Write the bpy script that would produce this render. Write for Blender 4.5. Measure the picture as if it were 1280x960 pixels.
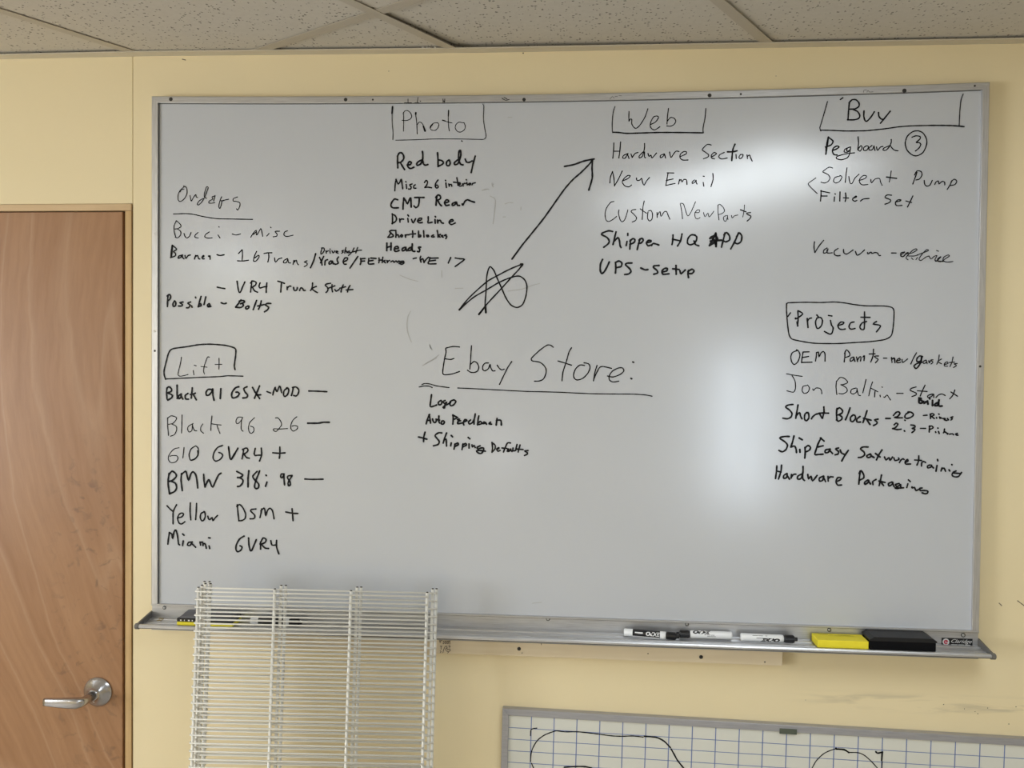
import bpy, bmesh, math, random
from mathutils import Vector, Matrix
random.seed(7)
for o in list(bpy.data.objects): bpy.data.objects.remove(o)
S = bpy.context.scene
COL = S.collection

# ------------------------------------------------------------------ camera
FPX = 1075.057                      # focal length in pixels of the 1280 px wide frame
H0 = 2.28                           # height of the whiteboard's upper inner edge above the floor
CAM = Vector((0.96935, -1.90306, -0.59129 + H0))
def cam_axes(yaw, pitch, roll):
    fwd = Vector((math.sin(yaw)*math.cos(pitch), math.cos(yaw)*math.cos(pitch), math.sin(pitch)))
    right = Vector((math.cos(yaw), -math.sin(yaw), 0)); up = right.cross(fwd)
    return (math.cos(roll)*right + math.sin(roll)*up, -math.sin(roll)*right + math.cos(roll)*up, fwd)
RT, UP, FW = cam_axes(-0.0813557, -0.0209049, 0.0093267)
cd = bpy.data.cameras.new('camera'); cam = bpy.data.objects.new('camera', cd); COL.objects.link(cam)
cd.sensor_width = 36; cd.lens = 36*FPX/1280; cd.clip_start = 0.02
M = Matrix((RT, UP, -FW)).transposed().to_4x4(); M.translation = CAM
cam.matrix_world = M
S.camera = cam
S.view_settings.view_transform = 'Standard'; S.view_settings.look = 'None'
S.view_settings.gamma = 1; S.view_settings.use_curve_mapping = False
S.view_settings.exposure = 0.24

# ------------------------------------------------------------------ daylight outside and the room's lamps
LIGHT = dict(world=1.0, window=6.0, glow_small=3.2, window_left=18.5, troffer=8.0, troffer_left=9.0, troffer_back=7.0)
w = bpy.data.worlds.new('world'); S.world = w; w.use_nodes = True
bg = w.node_tree.nodes['Background']; bg.inputs[0].default_value = (0.72, 0.84, 1.0, 1); bg.inputs[1].default_value = LIGHT['world']

def P(px, py, y=0.0):               # point of the vertical plane y=const seen at a pixel (used as a ruler)
    d = RT*((px-640)/FPX) - UP*((py-480)/FPX) + FW
    return CAM + d*((y-CAM.y)/d.y)

# ------------------------------------------------------------------ helpers
def nt(name, base=(0.8,0.8,0.8), rough=0.5, metal=0.0, spec=0.5):
    m = bpy.data.materials.new(name); m.use_nodes = True
    b = m.node_tree.nodes['Principled BSDF']
    b.inputs['Base Color'].default_value = (*base, 1); b.inputs['Roughness'].default_value = rough
    b.inputs['Metallic'].default_value = metal; b.inputs['Specular IOR Level'].default_value = spec
    return m, m.node_tree, b
def node(t, kind, **kw):
    n = t.nodes.new(kind)
    for k, v in kw.items(): setattr(n, k, v)
    return n
def coords(t, scale=(1,1,1), loc=(0,0,0)):
    tc = node(t, 'ShaderNodeTexCoord'); mp = node(t, 'ShaderNodeMapping')
    mp.inputs['Scale'].default_value = scale; mp.inputs['Location'].default_value = loc
    t.links.new(tc.outputs['Object'], mp.inputs[0]); return mp.outputs[0]
def noise(t, vec, scale, detail=3, dist=0.0, rough=0.5):
    n = node(t, 'ShaderNodeTexNoise'); n.inputs['Scale'].default_value = scale
    n.inputs['Detail'].default_value = detail; n.inputs['Distortion'].default_value = dist
    n.inputs['Roughness'].default_value = rough
    t.links.new(vec, n.inputs['Vector']); return n.outputs['Fac']
def ramp(t, fac, stops):
    r = node(t, 'ShaderNodeValToRGB'); e = r.color_ramp.elements
    while len(e) < len(stops): e.new(0.5)
    for el, (p, c) in zip(e, stops):
        el.position = p; el.color = (*c, 1) if len(c) == 3 else c
    t.links.new(fac, r.inputs[0]); return r.outputs['Color']
def mix(t, fac, a, b, mode='MIX'):
    n = node(t, 'ShaderNodeMix', data_type='RGBA', blend_type=mode)
    for s, v in ((n.inputs[0], fac), (n.inputs[6], a), (n.inputs[7], b)):
        if hasattr(v, 'links'): t.links.new(v, s)
        elif isinstance(v, tuple): s.default_value = (*v, 1)
        else: s.default_value = v
    return n.outputs[2]
def bump(t, b, h, strength=0.2, dist=0.001):
    n = node(t, 'ShaderNodeBump'); n.inputs['Strength'].default_value = strength; n.inputs['Distance'].default_value = dist
    t.links.new(h, n.inputs['Height']); t.links.new(n.outputs[0], b.inputs['Normal'])

def link(name, me, mat=None, parent=None, label=None, cat=None, kind=None, group=None):
    if mat is not None and len(me.materials) == 0:
        for x in (mat if isinstance(mat, (list, tuple)) else [mat]): me.materials.append(x)
    o = bpy.data.objects.new(name, me); COL.objects.link(o)
    if parent is not None: o.parent = parent; o.matrix_parent_inverse = Matrix.Identity(4)
    if label: o['label'] = label
    if cat: o['category'] = cat
    if kind: o['kind'] = kind
    if group: o['group'] = group
    return o
def empty(name, loc, label, cat, group=None):
    o = bpy.data.objects.new(name, None); COL.objects.link(o); o.location = loc; o.empty_display_size = 0.05
    o['label'] = label; o['category'] = cat
    if group: o['group'] = group
    return o
def fin(bm, name, smooth=False):
    bmesh.ops.recalc_face_normals(bm, faces=bm.faces)
    me = bpy.data.meshes.new(name); bm.to_mesh(me); bm.free()
    if smooth:
        for p in me.polygons: p.use_smooth = True
    return me
def add_box(bm, lo, hi, bevel=0.0, mi=0, seg=1):
    lo, hi = Vector(lo), Vector(hi)
    r = bmesh.ops.create_cube(bm, size=1)
    for v in r['verts']: v.co = Vector((lo[i]+(hi[i]-lo[i])*(v.co[i]+0.5) for i in range(3)))
    fs = list({f for v in r['verts'] for f in v.link_faces})
    for f in fs: f.material_index = mi
    if bevel > 0:
        es = list({e for v in r['verts'] for e in v.link_edges})
        rb = bmesh.ops.bevel(bm, geom=es, offset=bevel, segments=seg, affect='EDGES', profile=0.5)
        for f in rb['faces']: f.material_index = mi
def box(name, lo, hi, mat, parent=None, bevel=0.0, seg=1, **kw):
    bm = bmesh.new(); add_box(bm, lo, hi, bevel, 0, seg); return link(name, fin(bm, name), mat, parent, **kw)
def add_tube(bm, pts, r, n=8, mi=0, caps=True):
    pts = [Vector(p) for p in pts]; rs = r if isinstance(r, (list, tuple)) else [r]*len(pts)
    rings = []; prev = None
    for i, p in enumerate(pts):
        a = (pts[min(i+1, len(pts)-1)] - pts[max(i-1, 0)]).normalized()
        if prev is None:
            ref = Vector((0,0,1)) if abs(a.z) < 0.9 else Vector((1,0,0)); u = a.cross(ref).normalized()
        else: u = (prev - a*prev.dot(a)).normalized()
        prev = u; v = a.cross(u)
        k = 1.0
        if 0 < i < len(pts)-1:
            c = (pts[i]-pts[i-1]).normalized().dot((pts[i+1]-pts[i]).normalized()); k = 1/max(0.5, math.sqrt((1+c)/2))
        rings.append([bm.verts.new(p + rs[i]*(math.cos(2*math.pi*j/n)*u + math.sin(2*math.pi*j/n)*v)) for j in range(n)])
    for A, B in zip(rings, rings[1:]):
        for j in range(n):
            f = bm.faces.new((A[j], A[(j+1)%n], B[(j+1)%n], B[j])); f.material_index = mi
    if caps:
        for R_ in (rings[0], rings[-1]):
            f = bm.faces.new(R_); f.material_index = mi
def add_lathe(bm, origin, axis, prof, n=24, mi=0):      # prof: (distance along axis, radius)
    axis = Vector(axis).normalized(); o = Vector(origin)
    ref = Vector((0,0,1)) if abs(axis.z) < 0.9 else Vector((1,0,0)); u = axis.cross(ref).normalized(); v = axis.cross(u)
    rings = [[bm.verts.new(o + axis*d + r*(math.cos(2*math.pi*j/n)*u + math.sin(2*math.pi*j/n)*v)) for j in range(n)] for d, r in prof]
    for A, B in zip(rings, rings[1:]):
        for j in range(n):
            f = bm.faces.new((A[j], A[(j+1)%n], B[(j+1)%n], B[j])); f.material_index = mi
    for R_ in (rings[0], rings[-1]): bm.faces.new(R_).material_index = mi
def add_extrude_x(bm, prof, x0, x1, mi=0, zf=None, n=1):  # prof: closed (y,z) outline, swept along x
    rings = []
    for i in range(n+1):
        x = x0+(x1-x0)*i/n; dz = zf(x) if zf else 0
        rings.append([bm.verts.new((x, y, z+dz)) for y, z in prof])
    k = len(prof)
    for A, B in zip(rings, rings[1:]):
        for j in range(k): bm.faces.new((A[j], A[(j+1)%k], B[(j+1)%k], B[j])).material_index = mi
    for R_ in (rings[0], rings[-1]): bm.faces.new(R_).material_index = mi
def add_prism(bm, poly, y0, y1, mi=0):                   # poly: (x,z) outline, extruded along y
    A = [bm.verts.new((x, y0, z)) for x, z in poly]; B = [bm.verts.new((x, y1, z)) for x, z in poly]; k = len(poly)
    for j in range(k): bm.faces.new((A[j], A[(j+1)%k], B[(j+1)%k], B[j])).material_index = mi
    bm.faces.new(A).material_index = mi; bm.faces.new(B).material_index = mi
def screw_mesh(r=0.0032, h=0.0016, ring=False):
    bm = bmesh.new(); add_lathe(bm, (0,0,0), (0,-1,0), [(0,r),(h*0.5,r*0.97),(h,r*0.55),(h*1.02,r*0.3),(h*0.55,r*0.28),(h*0.5,0.0001)], 14)
    if ring: add_lathe(bm, (0,0,0), (0,-1,0), [(0,r*1.45),(h*0.22,r*1.42),(h*0.24,r*1.0),(h*0.1,r*0.98)], 16, 1)
    return fin(bm, 'screw', True)
def smooth_line(pts, closed=False):
    if len(pts) < 3: return pts
    out = []
    for i in range(len(pts)-1):
        p0 = pts[max(i-1,0)]; p1 = pts[i]; p2 = pts[i+1]; p3 = pts[min(i+2, len(pts)-1)]
        k = 3 if (p2-p1).length < 0.02 else 6
        for s in range(k):
            t = s/k; m1 = (p2-p0)*0.42; m2 = (p3-p1)*0.42
            lim = (p2-p1).length*1.0
            if m1.length > lim: m1 = m1.normalized()*lim
            if m2.length > lim: m2 = m2.normalized()*lim
            out.append(p1*(2*t**3-3*t**2+1) + m1*(t**3-2*t**2+t) + p2*(-2*t**3+3*t**2) + m2*(t**3-t**2))
    out.append(pts[-1]); return out
def ribbon(bm, pts, wd, nrm=Vector((0,-1,0))):          # a flat line of dried ink with round ends
    pts = smooth_line(pts); n = len(pts); L = []; 
    for i in range(n):
        t = pts[min(i+1,n-1)]-pts[max(i-1,0)]
        if t.length < 1e-7: t = Vector((1,0,0))
        t.normalize(); s = t.cross(nrm).normalized()
        wv = wd*0.5*(0.94+0.1*math.sin(i*1.7+pts[0].x*40))
        L.append((bm.verts.new(pts[i]+s*wv), bm.verts.new(pts[i]-s*wv)))
    for a, b in zip(L, L[1:]): bm.faces.new((a[0], b[0], b[1], a[1]))
    for i, sgn in ((0,-1),(n-1,1)):
        t = (pts[min(i+1,n-1)]-pts[max(i-1,0)]); t = (t.normalized() if t.length > 1e-7 else Vector((1,0,0)))*sgn; s = t.cross(nrm).normalized()
        vs = [bm.verts.new(pts[i]+wd*0.5*(math.cos(a)*s+math.sin(a)*t)) for a in [math.pi*k/6 for k in range(7)]]
        bm.faces.new(vs)
def write(entries, name, mat, parent, plane_y, boost=1.0):
    k = 0
    for ox, oy, z, wd, s in entries:
        bm = bmesh.new()
        for st in s.split(';'):
            pts = [P(ox+float(a.split(',')[0])/z, oy+float(a.split(',')[1])/z, plane_y) for a in st.split()]
            ribbon(bm, pts, wd*boost*0.00172)
        k += 1
        me = bpy.data.meshes.new(name); bm.to_mesh(me); bm.free()
        for p_ in me.polygons:
            pass
        link(name, me, mat, parent)
def text_mesh(txt, size, shear=0.0, bold=0.0):
    cu = bpy.data.curves.new('t', 'FONT'); cu.body = txt; cu.size = size; cu.shear = shear; cu.offset = bold
    cu.align_x = 'CENTER'; cu.align_y = 'CENTER'; cu.resolution_u = 3
    o = bpy.data.objects.new('t', cu); COL.objects.link(o); bpy.context.view_layer.update()
    me = bpy.data.meshes.new_from_object(o.evaluated_get(bpy.context.evaluated_depsgraph_get()))
    bpy.data.objects.remove(o); return me
# Marker handwriting. Each entry: (origin x, origin y, zoom, pen width, strokes); strokes are "x,y x,y ...; ..."
INK = [
# --- photo list
(480,120,8,0.95,"84,104 80,170 82,280 90,360 88,436;118,442 300,438 500,430 750,430 960,434 1000,432 1018,412 1020,390 1008,330 994,230 996,150 998,100 988,80"),
(480,120,8,2.0,"85,108 80,170;318,168 317,180;395,305 410,350"),
(480,120,8,0.95,"194,352 196,250 194,165;190,180 205,152 235,146 266,172 276,205 262,230 225,245 180,242;314,176 325,250 332,380;332,285 350,262 375,268 395,300 408,352;535,268 495,272 465,300 462,325 480,342 515,342 540,315 548,285 535,266;646,142 642,220 645,300 653,350;585,240 630,258 680,270;800,270 750,262 720,285 712,320 735,355 770,360 805,335 812,300 800,266"),
(480,120,8,1.4,"585,242 612,250;646,144 643,200;465,315 472,300 485,285;776,448 782,454"),
(480,120,8,2.1,"135,600 135,670 138,718;135,605 150,572 175,568 195,595 195,630 170,660 140,668;165,668 185,705 205,735;232,690 265,685 272,665 255,655 238,680 240,710 265,725 298,712;378,640 345,655 325,680 335,693 365,680 385,640 388,590 384,555;385,640 395,680 415,692 438,685;535,568 540,640 540,705;543,640 575,645 595,665 580,685 542,703;650,640 628,655 625,690 650,697 662,670 652,642;735,640 705,665 705,685 735,680 755,640 768,590 765,545 752,548 745,600 752,655 770,685 790,688;812,632 825,660 850,665 880,650;912,602 890,680 872,765"),
(480,120,8,1.7,"108,948 112,880 120,835;120,833 130,860 142,880 158,862 172,830 180,880 187,928;222,885 226,925;217,856 219,860;280,880 255,890 272,912 265,930 245,930;312,888 297,900 300,922 318,922;405,865 422,842 435,862 425,895 405,915 440,912 475,918;540,840 518,870 512,905 528,922 543,908 530,890 515,900;618,870 624,915;614,843 616,847;648,880 652,902;650,890 672,883 678,902;728,818 735,860 738,892;695,862 760,868;745,888 765,880 755,872 745,888 758,902 775,898;786,878 792,900;790,888 803,873 817,875;828,865 832,890;822,836 824,840;855,875 842,884 858,890 868,876 857,872;880,888 888,874 912,868"),
(470,220,8,2.1,"215,238 185,230 158,262 148,295 168,318 222,318;270,330 272,270 278,222;278,220 298,250 314,278 332,240 345,215 350,265 352,310;388,215 440,215 480,215;432,220 430,270 420,302 398,316 380,300;600,292 603,240 610,200;598,215 620,188 645,205 640,230 605,245;620,250 640,285 655,298;690,270 725,258 722,242 700,240 685,270 700,295 730,290;795,262 765,275 762,293 785,290 805,262;805,265 815,292 835,295;862,280 868,292 890,252 915,238 950,252 985,262"),
(470,220,8,1.9,"162,378 165,430 162,478;165,385 190,395 205,425 195,455 160,475;235,430 240,460;238,445 255,430 275,432;318,425 322,460;318,390 325,400;355,435 372,470 395,428;415,450 450,440 455,422 430,425 415,450 430,468 462,465;522,408 522,440 520,470 560,462;590,435 592,472;592,404 596,410;615,440 618,470;617,455 640,440 655,468 674,472;735,462 770,450 765,435 738,445 732,470 755,486 792,470"),
(470,220,8,1.9,"190,545 150,545 135,555 160,580 175,600 150,612 118,612;150,570 122,608;198,545 200,580 198,612;200,595 220,588 230,612;255,587 243,600 258,610 266,597 255,587;292,590 295,612;293,600 305,588 330,588;365,550 368,590 365,612;340,582 395,578;425,552 425,590 425,610;425,597 443,590 448,605 428,611;475,548 478,580 480,610;505,592 510,608 528,603 518,591;575,590 554,600 563,611 582,608;612,545 618,580 620,612;645,585 625,592 640,612;655,600 668,592 660,606 672,612;700,588 682,594 708,602 698,626"),
(470,220,8,2.2,"108,672 108,710 107,745;150,672 150,705 148,740;108,715 150,702;185,730 225,722 215,705 192,710 182,740 200,755 230,745;285,714 262,727 265,748 290,740 298,714;298,720 308,748;350,712 325,727 322,745 350,740 362,700 362,680;360,720 365,750 388,754;445,712 422,714 438,735 430,758 415,755"),
# --- orders list
(200,220,8,1.15,"243,105 200,145 180,190 182,240 205,255 245,225 270,170 263,115 235,100;200,160 215,135 240,132;300,195 305,225 312,252 335,212 358,185 362,210 376,216;430,225 390,250 372,282 385,290 415,262 445,215 470,150 482,115 465,108 450,150 442,205 465,224;545,200 520,210 525,232 492,250 488,270 520,272 548,265;550,195 535,250;615,208 598,250 587,305 598,325 612,290 620,250 650,240 686,232;600,248 640,246;775,210 735,225 732,250 765,255 797,268 798,300 778,340 765,328"),
(200,220,8,1.3,"135,380 260,376 340,385 430,405 560,426 700,430 925,434"),
(200,220,8,1.25,"162,448 140,500 142,560 155,605;165,448 200,480 210,505 180,525 150,530;175,530 206,555 205,590 178,618 152,612;240,575 250,605 270,620 295,600 310,565;380,565 352,590 350,612 382,620;492,560 455,585 448,610 480,622 520,618;580,590 600,620;588,508 591,511;722,580 760,590 805,580;908,612 930,575 962,542 963,592 985,565 1008,525 1018,560 1026,602;935,585 960,560;1090,575 1068,600;1106,512 1110,518;1195,552 1150,555 1170,580 1165,602 1132,608"),
(340,280,8,1.25,"155,68 125,80 120,112 150,125 210,112"),
(200,220,8,1.7,"120,697 112,750 108,812;125,695 122,740 116,800;122,692 166,732 135,755 155,775 150,800 105,816;225,790 190,800 180,822 205,815 222,792 225,815 240,828;250,795 258,825 280,797 302,790;345,830 355,795;350,810 375,795 385,825 397,830;420,815 440,805 435,795 420,810 425,828 442,828;500,800 482,800 500,812 500,832;570,787 600,795 640,788"),
(200,220,8,1.5,"785,775 820,738;822,740 824,800 820,845;775,848 830,850 885,842;965,755 945,800 935,850 960,850 990,812 985,792 950,818;1040,775 1080,768 1118,768;1085,770 1088,815 1078,860;1145,820 1155,862 1185,830 1218,820"),
(340,280,8,1.4,"155,345 120,365 115,388 145,385 158,350 165,385 186,390;210,405 220,360 228,378;222,382 242,360 250,390 264,408;350,368 322,380 350,392 348,412 322,426"),
(340,280,8,2.0,"436,298 415,370 385,437"),
(340,280,8,1.9,"475,335 492,372 500,410;516,325 495,370 485,388;555,357 532,368 528,408;590,368 570,385 572,402 595,393 602,368 612,398;665,330 650,352 655,375 663,390 640,403 620,398;710,380 750,362 755,340 730,340 712,370 720,400 742,402;858,325 820,380 780,440;885,345 890,375 882,405;885,348 930,345;888,372 925,370;968,345 965,370 965,400 1018,398;968,370 1010,364;988,340 1040,345"),
(340,280,8,1.6,"500,245 490,275 488,300 505,293 522,265 518,240 495,240;540,268 542,292;542,280 562,268;578,268 582,292;580,250 581,253;600,270 612,290 628,270;645,283 660,274 645,270 640,285 660,293;715,264 698,270 712,282 696,292;738,236 730,270 728,292;730,278 745,268 748,288;775,270 758,277 762,290 778,283;820,240 800,280 765,314;856,235 845,265 838,290;790,285 860,265 895,262"),
(430,280,8,1.8,"350,340 352,365 348,388;388,332 384,360 382,386;348,362 385,360;395,372 412,362 400,376 415,388;430,365 435,385;433,375 455,364;470,378 490,368 500,384 520,368 535,384 550,368 562,384 598,388;560,375 595,372 598,390 580,404 550,394"),
(470,220,8,1.8,"372,827 402,820;447,803 440,830 450,862;448,840 468,826 480,866;480,862 505,830 525,812;540,815 530,850 522,878 600,878;535,850 595,842;540,822 622,820;747,815 723,870;792,820 840,828 886,832 840,870 792,905"),
(200,290,8,1.85,"572,552 610,560 648,566;770,492 778,550 790,602 805,600 825,550 848,500;918,490 912,545 905,600;905,510 925,490 960,502 955,530 925,550 915,555;925,555 945,588 975,602;1000,510 990,540 1000,560 1035,550 1068,545;1068,510 1062,560 1062,604"),
(340,280,8,1.85,"58,572 95,582 124,594;94,585 90,640 87,680;150,628 152,656;152,642 172,622 188,622;215,635 222,665 247,660 252,636;276,665 285,640 305,644 315,665 330,664;405,590 400,640 385,665;442,625 400,645 425,670 454,686;585,593 545,600 532,612 555,635 558,665 540,685;600,608 598,645 605,678;568,640 628,618;628,655 642,672 670,655;712,610 695,650 690,680;678,642 735,628;780,615 760,650 755,680;742,660 808,655"),
(200,290,8,2.1,"80,632 75,690 74,745;72,640 90,625 106,640 100,670 80,685;145,690 130,715 132,743 153,738 158,705 146,690;230,700 197,707 225,725 215,740 185,740;305,700 277,712 300,730 287,756 265,758;316,740 320,752;354,652 357,658;410,645 395,695 382,748;385,745 412,735 405,717 390,725;457,650 440,725;478,745 500,735 490,716 474,732 482,748 507,744;612,708 640,718 662,712;810,680 785,715 757,748;792,692 830,685 848,700 805,718;825,718 835,732 810,755 757,753;880,740 857,752 860,770 885,762 890,743;965,685 950,725 932,775;1012,690 1002,735 985,772;977,740 1040,726;1108,715 1070,715 1055,730 1085,752 1075,778 1045,798"),
# --- lift list
(195,420,8,1.9,"790,335 782,300 795,200 798,140 780,118 700,95 600,85 520,82 420,88 320,105 180,125 145,140 122,180 98,270 80,350 82,390 95,432"),
(195,420,8,1.6,"95,430 230,424 480,412 640,406 720,398 870,402"),
(195,420,8,1.1,"254,212 245,270 225,350 220,388 240,402 285,395 320,385;372,345 378,388;382,292 402,298;535,212 515,210 495,260 480,310 475,350 484,380;450,305 510,312;630,222 630,280 628,332;592,285 658,284"),
(195,420,8,2.2,"110,520 105,560 110,630;110,520 130,508 155,530 150,555 118,568;118,570 160,590 158,615 118,642;210,492 210,560 212,625;250,580 225,600 228,628 248,612 250,590;250,600 268,630;318,575 292,595 295,628 322,632;362,520 358,570 352,620;345,585 375,580 392,572;378,595 402,638;560,535 520,535 500,565 505,592 530,590 555,560 565,535;567,530 568,590 580,642;648,528 642,625;828,508 795,518 762,560 755,598 770,620 810,608 832,580 820,562 800,562;910,508 878,525 890,560 915,590 905,615 868,620;965,515 990,560 1010,585;1035,500 1010,560 985,622;1010,590 1045,588;1015,595 1035,625"),
(290,460,8,2.0,"350,236 385,250;408,268 418,225 432,195;430,200 445,232 452,235 475,180 488,210 495,245;555,200 522,225 515,270 530,285 555,265 568,225 558,200 545,200;612,195 605,235 594,275;605,195 640,190 668,220 660,260 640,280 618,275;768,230 850,232 948,237"),
(200,500,8,1.15,"75,178 75,250 85,355;78,180 110,158 155,170 165,190 130,232 85,244;115,240 160,262 165,300 145,345 105,362;220,150 218,230 215,330;330,235 285,262 275,290 290,320 318,305 325,240;325,260 345,305 368,308;428,240 408,270 408,310 435,332;518,160 510,240 508,305;515,238 560,245 612,250;570,255 585,300 600,336;815,172 780,172 760,205 765,235 790,230 820,190 825,172;815,200 810,270 815,300 830,312;945,178 900,220 885,270 890,315 912,335 938,310 935,275 905,262"),
(290,460,8,1.2,"435,500 460,500 488,535 495,570 470,605 440,635 412,622 420,608 480,610 555,606;648,488 610,520 588,570 590,610 615,632 650,610 655,585 625,575 600,582"),
(290,460,8,2.3,"758,552 860,552 915,543 972,543"),
(200,500,8,1.15,"190,478 140,490 95,540 82,590 105,625 150,622 178,590 170,560 130,555 100,562;240,475 228,580"),
(200,500,8,1.6,"350,462 310,490 290,545 300,595 320,604 355,585 385,530 380,480 358,460"),
(200,500,8,1.8,"375,510 380,550 350,588 312,602;625,455 575,475 540,525 530,580 555,612 600,595 625,560 615,535 588,525;685,468 692,530 700,585 715,595 745,545 778,482"),
(280,540,8,2.0,"45,150 52,210 60,265 72,272 100,225 138,165;195,180 190,220 180,268;185,175 222,160 240,180 225,205 195,222;200,222 225,255 252,262;312,165 302,215 310,235 340,232 375,232;372,162 375,230 355,290;488,208 550,213 610,208;558,152 558,210 553,262"),
(200,500,8,2.3,"90,735 80,830 95,938;90,745 120,712 155,735 162,765 130,800 90,815;110,812 155,835 165,880 145,915 95,938"),
(200,500,8,2.2,"215,735 210,800 222,905;215,745 255,712 268,745 285,805 308,740 330,718 355,745 368,800 376,878;436,745 440,810 450,870;450,868 485,795 500,820 525,872 560,800 585,750 610,732;768,715 815,740 828,755 800,775 775,775;800,778 828,800 825,830 800,860 775,865;888,708 880,780 880,868;970,715 928,760 940,790 985,840 982,880 955,885 945,860 960,800 985,740 995,710;1060,752 1063,756;1068,822 1055,862"),
(280,540,8,2.0,"595,420 570,422 568,455 585,455 600,420;598,425 600,480 605,528;680,435 640,440 635,460 660,500 662,530 645,538 640,510 660,470 680,440;808,470 880,474 990,472"),
(200,600,8,1.9,"70,258 100,290 130,315;165,248 140,295 130,330 130,438;178,378 215,370 235,345 220,330 190,345 175,385 190,430 215,440 248,418;303,230 300,310 308,398;365,235 362,310 356,396;445,318 410,335 402,375 415,405 435,405 452,365 448,325 440,315;478,362 485,390 500,395 520,375 528,408 550,380 575,355;772,248 778,320 788,405;768,265 795,245 830,280 855,340 850,385 820,405 788,408;958,290 915,295 905,310 945,350 945,380 925,388 900,388;1015,290 1010,330 1000,375;1008,310 1040,280 1050,310 1055,360 1075,305 1100,282 1125,310 1140,388"),
(280,540,8,2.0,"618,800 680,812 738,815;680,768 685,820 690,886"),
(200,600,8,2.1,"95,525 85,580 78,640;92,528 118,540 125,590 140,520 158,500 175,560 185,640 195,648;226,540 240,552;232,610 225,655;320,620 285,625 275,650 300,655 322,620;322,640 355,672;400,620 405,650;400,630 425,620 430,655;430,638 452,640 462,682;490,660 496,685;486,578 500,580;840,562 795,590 762,650 760,700 780,718 810,700 820,670 800,658;885,580 888,640 900,700 915,708 940,650 962,598;1005,620 1005,690;1000,640 1030,580 1060,595 1050,625 1005,645;1020,650 1050,680 1085,685;1108,608 1120,650 1165,650;1165,605 1165,670 1188,738"),
# --- scribble and arrow
(500,320,7.11,1.7,"762,502 755,440 765,300 770,190 785,120 803,95 835,130 860,190 905,290 940,370 985,435 1040,458 1090,430 1120,350 1128,270 1110,215 1070,182 1030,180 960,200 870,240 770,300 650,370 528,476;526,476 620,365 770,230 870,172 980,115 1090,70"),
(500,320,7.11,1.7,"1090,70 1060,115 990,190 900,290 770,430 700,520"),
(500,320,7.11,2.4,"565,440 528,478;760,455 763,502;1075,72 1090,74 1075,95;740,470 702,518"),
(600,185,8,2.0,"430,960 520,850 640,700 760,530 850,405 930,315 1010,245 1090,165 1125,120;320,1110 430,960"),
(600,185,8,2.1,"845,184 940,165 1040,130 1140,110;1125,115 1120,200 1122,300 1088,420"),
# --- centre heading and list
(520,415,8,1.55,"435,150 370,145 310,158 295,165 300,200 285,270 270,370 268,415 290,428 360,420 435,395;290,268 345,275 378,265;555,138 548,230 545,300 538,370;545,325 580,295 610,310 628,350 615,390 580,405 545,402 515,382;725,310 690,312 668,340 668,375 690,388 725,365 740,320 745,350 765,388 790,388;812,332 830,360 855,378 882,372;957,296 920,350 880,430 835,525"),
(660,415,8,1.55,"252,152 225,132 190,132 120,180 55,240 32,268 45,290 110,300 150,325 178,365 180,410 155,470 110,490 65,492;435,158 410,200 385,290 350,400 340,488;300,290 360,308 435,332;565,335 520,330 475,370 455,430 465,465 495,480 550,462 600,410 620,355 605,318 560,308;690,335 670,400 655,488;658,470 690,400 715,355 750,345 835,364;795,440 850,450 920,425 958,390 945,360 905,360 845,390 812,440 815,480 850,500 908,492"),
(660,415,8,2.0,"1048,300 1056,303;1030,464 1037,468"),
(520,415,8,1.4,"60,525 90,515 140,520 210,540 330,556;32,550 80,540 130,542 162,556;418,560 640,570 860,582 1120,595"),
(660,415,8,1.4,"0,595 300,602 600,616 850,620 1060,622 1180,630 1240,642"),
(515,480,8,2.1,"195,108 188,160 182,225 215,222 245,210;290,165 265,180 265,205 290,205 300,180 290,165;330,165 310,175 325,195 350,180 330,205 325,240 310,235 330,215 370,195 390,170 420,160 438,175 420,205 395,218 378,205 385,180"),
(515,480,8,2.1,"175,305 155,350 142,398;170,308 180,350 185,390;150,362 182,365;205,350 215,380 235,385 245,360;268,320 268,370 275,390;240,352 275,362;300,370 290,395 312,402 325,380 312,368;408,310 412,350 408,400;410,312 455,335;412,355 440,345;455,355 475,350 460,380 455,398 500,390;460,372 485,368;510,385 550,365 530,355 512,385 518,408;585,360 565,380 575,400 605,385 625,340 632,300;622,350 620,400;668,320 660,360 655,408;660,390 685,375 700,395 670,405;720,380 710,398 735,390;735,385 745,402;785,382 768,398 795,402;850,345 842,410;845,365 870,360 890,368 893,410"),
(515,480,8,2.1,"130,482 118,530 115,575;65,530 100,538 148,552;298,490 265,488 230,515 250,545 272,575 260,605 215,618;345,490 325,545 312,590;320,560 340,550 345,620;392,590 386,618;392,515 405,528;430,600 420,650;428,605 455,590 465,605 430,625;510,600 500,655;505,610 535,595 545,610 512,628;570,600 570,640;562,535 578,548;600,610 605,630 620,615 632,635;680,618 650,635 660,650 690,640 715,640 712,672 690,695 660,688 645,670 680,665 732,672"),
(515,480,8,1.9,"800,585 805,640 800,682;800,590 830,610 830,650 800,680;848,650 870,645 865,635 848,655 860,672 880,665;985,590 955,590 930,640 915,680;900,640 950,645 965,660;965,650 950,672 975,672 985,650;985,655 1000,675;1010,640 1010,668 1035,665;1050,605 1035,665;1080,610 1062,680;1040,650 1110,655;1160,665 1125,670 1150,685 1155,700 1125,715"),
# --- web list
(745,115,8,1.1,"190,145 172,200 162,300 163,380 168,408"),
(745,115,8,1.7,"168,402 230,405 310,414 450,410 620,405 800,405 1065,408"),
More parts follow.
